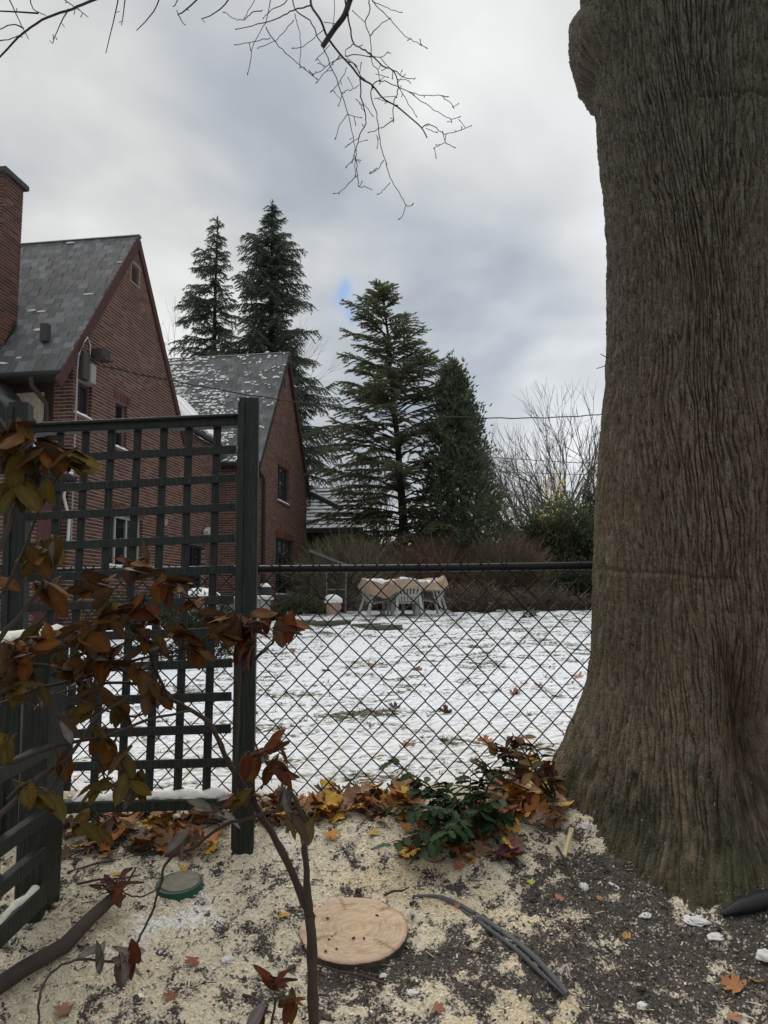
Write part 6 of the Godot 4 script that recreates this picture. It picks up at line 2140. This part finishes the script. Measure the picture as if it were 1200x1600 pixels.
var maples := {}
func ground_leaves() -> void:
	var cols := {"orange": Color(0.36, 0.14, 0.04), "yellow": Color(0.50, 0.29, 0.04), "brown": Color(0.20, 0.105, 0.055), "tan": Color(0.34, 0.20, 0.11), "dark brown": Color(0.10, 0.055, 0.035), "russet": Color(0.30, 0.12, 0.065)}
	for c in cols:
		maples[c] = []
		for i in 3: maples[c].append(maple_leaf(cols[c], rnd(0.5, 1.1)))
	var lay := func(called: String, m: Mesh, p: Vector3, s: float, flat := 0.35, dy := 0.006) -> MeshInstance3D:
		var o := put(called, m, M.dryleaf)
		var u := up_at(p)
		var bs := Basis(Quaternion(Vector3.UP, u)) * Basis.from_euler(Vector3(rnd(-flat, flat), rnd(0, TAU), rnd(-flat, flat)))
		o.transform = Transform3D(bs.scaled(Vector3.ONE * s), p + u * dy)
		return o
	# drift along the fence foot
	var zones := [["at the fence foot beside the trellis", 415, 520, 1262, 1288, 16, ["orange", "brown", "yellow", "dark brown", "russet"]], ["at the fence foot before the holly", 520, 640, 1245, 1280, 18, ["orange", "yellow", "brown", "tan"]], ["under the green holly", 640, 790, 1270, 1345, 16, ["brown", "russet", "tan", "orange"]], ["between holly and big trunk", 780, 870, 1200, 1290, 14, ["orange", "yellow", "russet"]], ["under the trellis rail", 115, 330, 1275, 1335, 18, ["orange", "brown", "dark brown", "tan", "russet"]]]
	var ords := ["first", "second", "third", "fourth", "fifth", "sixth", "seventh", "eighth"]
	for z in zones:
		var by := {}
		for i in z[5]:
			var cn: String = z[6][i % z[6].size()]
			if not by.has(cn): by[cn] = []
			by[cn].append([rnd(z[1], z[2]), rnd(z[3], z[4])])
		for cn in by:
			by[cn].sort()
			for i in by[cn].size():
				var p := ground_at(by[cn][i][0], by[cn][i][1])
				var o: MeshInstance3D = lay.call("fallen_leaf", maples[cn][rng.randi() % 3], p, rnd(0.055, 0.085), 0.5, rnd(0.015, 0.05))
				tag(o, "%s %s maple leaf %s, from the house side" % [ords[i], cn, z[0]], "leaf", "%s leaves %s" % [cn, z[0]])
	for cn in ["orange", "brown", "tan", "dark brown", "yellow"]:
		var xs := []
		for i in (85 if cn != "yellow" else 60):
			var z: Array = zones[rng.randi() % zones.size()]
			var p := ground_at(rnd(z[1] - 15, z[2] + 15), rnd(z[3] - 6, z[4] + 4))
			if p.z < FZ - 0.12: continue
			xs.append(Transform3D((Basis.from_euler(Vector3(rnd(-0.5, 0.5), rnd(0, TAU), rnd(-0.5, 0.5)))).scaled(Vector3.ONE * rnd(0.04, 0.07)), p + Vector3(0, rnd(0.006, 0.03), 0)))
		tag(many("leaf_litter", maples[cn][0], M.dryleaf, xs, [], self), "%s leaf litter packed along the fence foot" % cn, "leaf litter", "", "stuff")
	# leaves lying singly
	var lone := [[784, 1346, 0.085, Color(0.17, 0.055, 0.085), "wine-purple maple leaf lying flat before the holly"], [713, 1362, 0.035, Color(0.33, 0.13, 0.07), "small rust leaf in front of the holly"], [735, 1350, 0.028, Color(0.45, 0.25, 0.06), "tiny amber leaf beside the rust one"], [515, 1308, 0.05, Color(0.42, 0.20, 0.04), "orange-yellow leaf lying alone before the fence drift"], [580, 1305, 0.04, Color(0.36, 0.27, 0.06), "dull yellow leaf below the fence drift"], [832, 1392, 0.022, Color(0.40, 0.42, 0.08), "tiny lime-green leaf on the mulch"], [878, 1410, 0.028, Color(0.34, 0.15, 0.09), "small pinkish-brown leaf right of the lime one"], [1155, 1550, 0.055, Color(0.34, 0.15, 0.06), "curled orange leaf at the bed's front corner below the trunk"], [1178, 1535, 0.035, Color(0.24, 0.15, 0.04), "olive leaf touching the curled orange one"], [300, 1505, 0.032, Color(0.26, 0.10, 0.06), "small red-brown leaf left of the snow lump"], [268, 1563, 0.03, Color(0.24, 0.10, 0.06), "red-brown leaf at the bed's front below the cut branch"], [100, 1588, 0.04, Color(0.28, 0.15, 0.09), "tan-pink leaf near the cut branch's near end"], [180, 1380, 0.032, Color(0.50, 0.30, 0.06), "yellow leaf beside the post of the low panel"], [290, 1364, 0.035, Color(0.50, 0.30, 0.06), "yellow leaf just behind the green lid"], [447, 1434, 0.03, Color(0.46, 0.26, 0.05), "yellow scrap of leaf at the stump's bark edge"], [983, 1468, 0.024, Color(0.38, 0.20, 0.05), "small amber leaf on the dark mulch"], [935, 1413, 0.02, Color(0.36, 0.16, 0.08), "tiny rust leaf below the splinter"], [1105, 1407, 0.04, Color(0.22, 0.12, 0.08), "brown leaf pressed against the trunk's foot"], [1140, 1595, 0.03, Color(0.34, 0.17, 0.09), "rust leaf at the frame's lower edge"], [718, 1425, 0.018, Color(0.30, 0.12, 0.07), "tiny rust scrap beside the edging"], [838, 1515, 0.014, Color(0.38, 0.16, 0.10), "pink scrap between the edging's lips"], [825, 1245, 0.06, Color(0.42, 0.19, 0.09), "large salmon leaf leaning by the root"], [680, 1590, 0.03, Color(0.26, 0.12, 0.07), "brown leaf at the bed's front before the stump"]]
	for s in lone:
		var p := ground_at(s[0], s[1])
		tag(lay.call("fallen_leaf", maple_leaf(s[3], 0.6), p, s[2], 0.2, 0.03 if s[2] > 0.08 else 0.008), s[4], "leaf")
	# a few on the lawn, at their true size
	var i := 0
	for s in [[600, 1062, "brown"], [585, 1045, "orange"], [650, 1048, "brown"], [825, 990, "orange"], [860, 1045, "russet"], [905, 1060, "tan"], [840, 1075, "brown"], [800, 1085, "russet"], [820, 1070, "orange"], [890, 1010, "yellow"], [735, 1010, "dark brown"], [510, 1050, "brown"], [620, 1110, "dark brown"], [700, 1115, "dark brown"], [460, 1020, "brown"], [870, 1090, "tan"], [760, 1165, "orange"], [640, 1165, "brown"]]:
		var p := ground_at(s[0], s[1])
		tag(lay.call("lawn_leaf", maples[s[2]][i % 3], p, rnd(0.06, 0.09), 0.4, 0.01), "%s leaf on the snowy lawn, %s" % [s[2], ["well before the table", "nearest the table legs", "midway before the table", "farthest, towards the gate", "below the yew", "by the trunk's edge", "of a pair near the trunk", "upper lawn centre", "beside a brown one", "close under the gate", "lone on the far lawn", "beside the trellis post", "mid lawn behind the fence", "mid lawn nearer the trunk", "far corner by the gable", "low by the trunk", "just behind the holly", "just behind the fence centre"][i]], "leaf")
		i += 1

func holly() -> void:
	var c := ground_at(735, 1310)
	var root := thing("holly_shrub", "low sprawling green holly with toothed leaves in front of the fence", "shrub", c)
	var vs := []
	for cc in [Color(0.022, 0.040, 0.018), Color(0.030, 0.054, 0.024), Color(0.040, 0.066, 0.034), Color(0.017, 0.030, 0.015), Color(0.065, 0.095, 0.065)]:
		vs.append(spiny_leaf(cc))
	# stems: from the root out to picture points
	var stems := [[610, 1190, 3.1], [640, 1215, 3.05], [655, 1235, 3.0], [690, 1225, 3.0], [760, 1200, 2.95], [790, 1190, 3.0], [700, 1250, 2.9], [740, 1240, 2.85], [780, 1250, 2.85], [640, 1270, 2.8], [615, 1320, 2.7], [660, 1330, 2.65], [720, 1300, 2.7], [770, 1290, 2.75], [790, 1275, 2.85], [700, 1300, 2.65], [610, 1260, 2.95], [735, 1215, 2.95], [750, 1270, 2.75], [680, 1265, 2.8]]
	for s in stems:
		var tip := spot(s[0], s[1], s[2]) - c
		var b := MB.new()
		var mid := tip * 0.5 + Vector3(0, 0.05, 0)
		b.tube([Vector3(tip.x * 0.05, -0.02, 0), mid, tip], [0.005, 0.004, 0.002], 5, Color(0.07, 0.05, 0.035))
		put("stem", b.mesh(), M.twig, root)
		var n := 12
		for i in n:
			var t := lerpf(0.35, 1.03, float(i) / (n - 1))
			var p := Vector3.ZERO.lerp(mid, t * 2) if t < 0.5 else mid.lerp(tip, t * 2 - 1)
			var d := (tip - mid).normalized()
			var sd := d.cross(Vector3.UP).normalized() * (1.0 if i % 2 else -1.0)
			var o := put("leaf", vs[[0, 1, 2, 3, 1, 4, 0, 1, 3][rng.randi() % 9]], M.leaf, root)
			o.transform = leaf_xf(p, sd * rnd(0.6, 1.0) + d * rnd(0.2, 0.9) + Vector3(0, rnd(-0.5, 0.25), rnd(0, 0.4)), rnd(0.045, 0.072), rnd(-0.5, 0.5))
	# the sprig of copper leaves by the trunk
	var r2 := thing("copper_shrub", "leaning sprig with copper-brown leaves between fence and big trunk", "shrub", ground_at(868, 1240))
	var ov := []
	for cc in [Color(0.11, 0.055, 0.03), Color(0.085, 0.045, 0.03), Color(0.15, 0.085, 0.035), Color(0.10, 0.085, 0.05), Color(0.07, 0.035, 0.028)]: ov.append(oval_leaf(cc, cc * 1.5, 0.45, 0.3))
	for s in [[735, 1190, 3.05], [770, 1160, 3.0], [800, 1145, 3.0], [790, 1175, 3.0], [835, 1165, 2.95], [850, 1190, 2.95], [830, 1205, 2.9], [860, 1215, 2.9], [810, 1190, 2.95]]:
		var tip := spot(s[0], s[1], s[2]) - r2.position
		var b := MB.new()
		b.tube([Vector3(0, -0.03, 0), tip * 0.5 + Vector3(0, -0.02, 0.02), tip], [0.006, 0.004, 0.002], 5, Color(0.065, 0.05, 0.042))
		put("stem", b.mesh(), M.twig, r2)
		for i in 9:
			var o := put("leaf", ov[rng.randi() % 5], M.leaf, r2)
			var a := rnd(0, TAU)
			o.transform = leaf_xf(tip * rnd(0.72, 1.02), Vector3(cos(a), rnd(-0.7, 0.5), sin(a)), rnd(0.055, 0.085), rnd(-0.6, 0.6))

func spiny_leaf(col: Color) -> ArrayMesh:
	var b := MB.new()
	var n := 8
	var edge := []
	for i in n + 1:
		var t := float(i) / n
		var w := 0.23 * pow(sin(PI * clampf(t * 0.95 + 0.03, 0, 1)), 0.6)
		if i == n: w = 0.0
		edge.append(Vector2(w * (1.0 + (0.22 if i % 2 else -0.14)), t))
	for face in 2:
		var k0 := b.v.size()
		for i in n + 1:
			for s in [-1.0, 0.0, 1.0]:
				var y: float = 0.07 * absf(s) * sin(edge[i].y * 6.0) * 0.4 + (0.05 if s != 0.0 else 0.0) - 0.22 * edge[i].y * edge[i].y - 0.006 * face
				b.vert(Vector3(edge[i].x * s, y, edge[i].y), Vector3.UP, (col if face == 0 else col * 1.35) * (1.25 if s == 0.0 else rnd(0.85, 1.15)))
		for i in n:
			for q in 2:
				var a := k0 + i * 3 + q
				if face == 0:
					for z in [a, a + 1, a + 3, a + 1, a + 4, a + 3]: b.ix.append(z)
				else:
					for z in [a, a + 3, a + 1, a + 1, a + 3, a + 4]: b.ix.append(z)
	return b.smooth_mesh()

# ------------------------------------------------------------------ the brown-leaved shrub close by
func brown_shrub() -> void:
	var base := ground_at(492, 1680)
	base = spot(492, 1640, 1.55)
	base.y = H(base.x, base.z) - 0.03
	var root := thing("brown_leaved_shrub", "near shrub with slender stems and drooping rust-brown and olive oval leaves", "shrub", Vector3.ZERO)
	var wood := Color(0.060, 0.047, 0.037)
	# stems and twigs: picture points with distance, last entry the thickness in pixels at both ends
	var S := [
		["stem", [[491, 1640, 1.5], [489, 1560, 1.5], [487, 1490, 1.5], [484, 1430, 1.5]], 17, 15],
		["stem", [[484, 1430, 1.5], [481, 1390, 1.5], [476, 1330, 1.49], [470, 1270, 1.47], [455, 1235, 1.46]], 13, 5],
		["stem", [[485, 1440, 1.5], [470, 1395, 1.52], [440, 1330, 1.55], [408, 1275, 1.58], [385, 1235, 1.6], [360, 1195, 1.62], [345, 1165, 1.62], [325, 1128, 1.63], [290, 1105, 1.64], [262, 1090, 1.65], [225, 1070, 1.66], [160, 1068, 1.66], [90, 1085, 1.66]], 13, 4],
		["twig", [[370, 1210, 1.6], [372, 1130, 1.6], [375, 1060, 1.6], [372, 1000, 1.6], [378, 960, 1.6]], 6, 3],
		["twig", [[365, 1060, 1.62], [398, 1030, 1.6], [425, 1005, 1.58], [440, 975, 1.57]], 5, 3],
		["twig", [[262, 1090, 1.65], [240, 1040, 1.63], [225, 990, 1.6], [228, 930, 1.6]], 6, 3],
		["twig", [[225, 1070, 1.66], [180, 1040, 1.62], [140, 1010, 1.6], [110, 980, 1.6]], 5, 3],
		["twig", [[0, 1100, 1.5], [60, 1075, 1.55], [130, 1060, 1.6], [200, 1035, 1.6], [285, 1015, 1.6], [330, 990, 1.6]], 6, 3],
		["twig", [[-40, 1200, 1.35], [20, 1190, 1.4], [90, 1165, 1.45], [165, 1150, 1.5], [230, 1125, 1.55], [300, 1110, 1.6]], 7, 4],
		["twig", [[-40, 1310, 1.3], [20, 1255, 1.35], [60, 1215, 1.4], [110, 1180, 1.45], [150, 1120, 1.5], [200, 1090, 1.55]], 9, 4],
		["twig", [[-30, 1040, 1.3], [10, 985, 1.3], [40, 950, 1.32], [65, 915, 1.34], [75, 860, 1.35]], 7, 4],
		["twig", [[-20, 900, 1.25], [8, 835, 1.25], [30, 770, 1.27], [55, 730, 1.3], [90, 690, 1.3]], 8, 4],
		["twig", [[-20, 960, 1.28], [20, 900, 1.28], [70, 780, 1.3], [110, 720, 1.32]], 5, 3],
		["twig", [[150, 1150, 1.5], [158, 1200, 1.5], [185, 1245, 1.5], [225, 1250, 1.5]], 4, 2],
		["twig", [[60, 1215, 1.4], [30, 1230, 1.38], [10, 1250, 1.36]], 5, 3], [ "twig", [[110, 1180, 1.45], [90, 1220, 1.43], [65, 1250, 1.42]], 4, 3],
		["twig", [[455, 1262, 1.48], [400, 1275, 1.52], [350, 1290, 1.55], [300, 1325, 1.58], [262, 1345, 1.6], [250, 1385, 1.6], [236, 1430, 1.58], [215, 1470, 1.55], [190, 1505, 1.52]], 6, 3],
		["twig", [[250, 1385, 1.6], [225, 1400, 1.55], [200, 1398, 1.52], [185, 1385, 1.5]], 3, 2],
		["twig", [[190, 1505, 1.52], [120, 1500, 1.4], [80, 1520, 1.35], [62, 1560, 1.3], [60, 1610, 1.3]], 4, 3],
		["twig", [[408, 1275, 1.58], [395, 1230, 1.57], [400, 1190, 1.56], [430, 1160, 1.55]], 5, 3],
		["twig", [[430, 1560, 1.45], [425, 1600, 1.45], [420, 1650, 1.45]], 4, 3],
		["twig", [[0, 1060, 1.5], [40, 1040, 1.52], [100, 1045, 1.55], [150, 1085, 1.58], [210, 1100, 1.6]], 5, 3],
		["twig", [[95, 1085, 1.6], [140, 1100, 1.6], [210, 1120, 1.6], [280, 1080, 1.6]], 4, 3],
	]
	for s in S:
		var b := MB.new()
		var pp := []
		for q in s[1]: pp.append(spot(q[0], q[1], q[2]))
		var m := pp.size()
		var cv := Curve3D.new()
		for i in m:
			var tn: Vector3 = ((pp[mini(i + 1, m - 1)] as Vector3) - pp[maxi(i - 1, 0)]) / 6.0
			cv.add_point(pp[i], -tn, tn)
		var sp := []
		var sr := []
		var cnt := (m - 1) * 4
		for i in cnt + 1:
			var q := float(i) / cnt
			sp.append(cv.samplef(q * (m - 1)) + Vector3(rnd(-1, 1), rnd(-1, 1), rnd(-1, 1)) * 0.0015)
			sr.append(lerpf(s[2], s[3], q) * 0.5 * 1.5 / F * (1.0 + (0.18 if i % 4 == 0 else 0.0)))
		if s[1][0][1] == 1640: sp[0] = base
		b.tube(sp, sr, 8, rcol(wood, 0.2))
		put(s[0], b.mesh(), M.rough if s[0] == "stem" else M.twig, root)
	var brown := []
	var olive := []
	var red := []
	var grey := []
	for cc in [Color(0.110, 0.044, 0.012), Color(0.088, 0.038, 0.012), Color(0.130, 0.050, 0.014), Color(0.082, 0.040, 0.013)]: brown.append(oval_leaf(cc, Color(0.12, 0.070, 0.040), rnd(0.46, 0.58), rnd(0.05, 0.3)))
	for cc in [Color(0.092, 0.066, 0.015), Color(0.074, 0.054, 0.016), Color(0.105, 0.064, 0.016)]: olive.append(oval_leaf(cc, Color(0.12, 0.095, 0.035), rnd(0.40, 0.48), rnd(0.1, 0.35)))
	for cc in [Color(0.105, 0.030, 0.014), Color(0.082, 0.026, 0.014)]: red.append(oval_leaf(cc, Color(0.11, 0.055, 0.040), rnd(0.38, 0.45), rnd(0.1, 0.35)))
	for cc in [Color(0.15, 0.125, 0.115), Color(0.10, 0.09, 0.075), Color(0.19, 0.165, 0.155)]: grey.append(oval_leaf(cc, Color(0.10, 0.07, 0.05), rnd(0.33, 0.4), rnd(0.1, 0.3)))
	var sets := {"b": brown, "o": olive, "r": red, "g": grey}
	# clusters: px, py, distance, spread in pixels, how many, colours, drift of the leaves (x, y)
	var K := [
		[25, 672, 1.28, 20, 5, "bbo", 0, 0.0], [80, 700, 1.3, 26, 7, "bob", 0.4, -0.1], [40, 720, 1.28, 28, 6, "bobo", -0.2, -0.4], [112, 715, 1.32, 16, 5, "bo", 0.5, -0.3], [20, 770, 1.27, 22, 5, "ob", 0, -0.5], [60, 760, 1.3, 20, 4, "oo", 0.1, -0.9],
		[55, 865, 1.34, 18, 6, "obo", -0.2, -0.4], [85, 850, 1.35, 14, 3, "og", 0.4, -0.6], [70, 920, 1.36, 22, 4, "bob", 0.2, -0.6],
		[150, 915, 1.55, 26, 6, "bb", -0.5, 0.1], [215, 890, 1.6, 24, 7, "bbr", 0.1, 0.6], [262, 915, 1.6, 18, 5, "bbr", 0.8, -0.2], [225, 945, 1.6, 30, 8, "bbr", -0.3, 0], [180, 960, 1.58, 28, 8, "bbo", -0.5, 0], [130, 985, 1.57, 26, 8, "bb", -0.5, -0.1],
		[70, 1000, 1.5, 34, 9, "bbo", -0.6, 0], [20, 1020, 1.45, 26, 8, "bbo", -0.5, 0], [40, 1050, 1.48, 28, 7, "bo", -0.3, -0.3], [230, 1000, 1.6, 30, 9, "bbrg", 0.2, 0], [285, 990, 1.6, 26, 7, "brb", 0.5, 0.1], [170, 1020, 1.6, 32, 9, "bbg", -0.2, -0.2], [110, 1040, 1.58, 30, 8, "bbo", -0.3, -0.2], [310, 1010, 1.6, 20, 5, "br", 0.6, -0.2],
		[350, 990, 1.6, 18, 5, "rb", 0.7, 0.3], [385, 975, 1.6, 22, 8, "rr", 0.2, -0.2], [385, 1010, 1.6, 18, 5, "r", 0, -0.5], [425, 965, 1.58, 14, 4, "rb", 0, 0.2], [448, 975, 1.57, 16, 6, "rb", 0.7, -0.3], [340, 965, 1.6, 16, 3, "b", -0.7, 0.2],
		[215, 1050, 1.62, 26, 5, "gbo", -0.3, -0.5], [150, 1070, 1.6, 28, 5, "obg", -0.2, -0.4], [60, 1090, 1.55, 22, 3, "og", -0.5, 0], [245, 1075, 1.64, 16, 4, "bb", 0.1, -0.8], [185, 1110, 1.62, 16, 4, "ob", 0.1, -0.7], [130, 1115, 1.58, 18, 4, "oo", -0.5, -0.3], [100, 1130, 1.5, 10, 2, "g", 0.1, -0.6],
		[160, 1145, 1.5, 12, 3, "ob", 0, -1], [175, 1165, 1.5, 20, 4, "bo", 0.3, -0.5], [190, 1185, 1.5, 18, 4, "ob", -0.2, -0.4], [95, 1190, 1.45, 12, 2, "b", 0, -1], [205, 1225, 1.5, 24, 6, "ooo", 0.2, -0.4], [160, 1225, 1.48, 14, 3, "oo", -0.7, 0],
		[45, 1235, 1.38, 18, 5, "oo", 0.2, -0.4], [75, 1240, 1.42, 12, 3, "oo", 0.6, -0.5], [10, 1160, 1.36, 14, 2, "o", -0.4, 0], [15, 1080, 1.4, 14, 3, "bo", 0.4, -0.2],
		[130, 1290, 1.5, 14, 3, "oo", 0.5, 0.1], [150, 1300, 1.52, 12, 3, "ob", 0.5, -0.3], [395, 1180, 1.56, 20, 4, "rb", -0.4, -0.1], [430, 1165, 1.55, 14, 4, "rr", 0.5, 0.2], [420, 1195, 1.55, 14, 3, "rb", 0.3, -0.5], [440, 1205, 1.5, 12, 3, "r", 0.7, -0.1], [385, 1240, 1.57, 14, 3, "bor", -0.2, -0.2], [370, 1250, 1.57, 14, 3, "gbr", -0.7, -0.2],
		[445, 1245, 1.47, 10, 3, "gg", 0.1, -1.0], [460, 1285, 1.47, 10, 3, "ggo", 0.05, -1.0], [485, 1290, 1.47, 6, 2, "o", 0.1, -1], [330, 1265, 1.56, 16, 3, "gb", -0.8, 0], [290, 1310, 1.57, 10, 2, "g", -0.3, -0.8], [350, 1270, 1.56, 12, 2, "g", 0.7, 0.2],
		[190, 1500, 1.52, 10, 4, "gg", 0.2, -0.3], [200, 1490, 1.52, 14, 3, "gr", 0.7, 0.1], [150, 1490, 1.48, 12, 2, "g", -0.6, -0.4], [430, 1530, 1.45, 12, 4, "r", -0.3, 0.4], [450, 1560, 1.45, 12, 3, "or", 0.6, -0.1], [410, 1585, 1.45, 12, 2, "r", -0.8, -0.3], [185, 1385, 1.5, 10, 3, "rg", 0.1, 0.3],
		[-10, 900, 1.3, 18, 4, "bo", 0.3, -0.3], [5, 690, 1.26, 16, 4, "bb", 0.2, -0.3], [300, 945, 1.6, 14, 3, "rb", 0.5, 0.1], [150, 1000, 1.56, 24, 5, "bg", 0.2, -0.4]]
	var total := 0
	var extra := {}
	var tw := MB.new()
	for k in K:
		for i in int(k[4] * 1.8 + 0.5):
			var kind: String = k[5][rng.randi() % k[5].length()]
			if kind == "o" and k[0] > 120 and k[1] < 1100 and rng.randf() < 0.6: kind = "b"
			if rng.randf() < 0.04: kind = "g"
			var ms: Array = sets[kind]
			var p := spot(k[0] + rnd(-1, 1) * k[3] * 0.7, k[1] + rnd(-1, 1) * k[3] * 0.55, k[2] + rnd(-0.06, 0.06))
			var a := rnd(0, TAU)
			var d := Vector3(cos(a) * 0.8 + k[6], sin(a) * 0.45 + k[7] - 0.15, rnd(-0.35, 0.65))
			total += 1
			var hub := spot(k[0], k[1], k[2])
			var foot := p - d.normalized() * 0.02
			tw.tube([hub, hub.lerp(foot, 0.5) + Vector3(0, 0.004, 0), foot, foot + d.normalized() * 0.01], [0.0018, 0.0014, 0.0010, 0.0008], 4, wood * 1.3)
			var t := leaf_xf(p - d.normalized() * 0.02, d, rnd(0.044, 0.071), rnd(-0.9, 0.9))
			var lm: ArrayMesh = ms[rng.randi() % ms.size()]
			if total % 9 > 4:
				if not extra.has(lm): extra[lm] = []
				extra[lm].append(t)
				continue
			var o := put("leaf", lm, M.leaf, root)
			o.transform = t
	put("twigs", tw.mesh(), M.twig, root).set_meta("kind", "stuff")
	for lm in extra: many("leaves", lm, M.leaf, extra[lm], [], root)
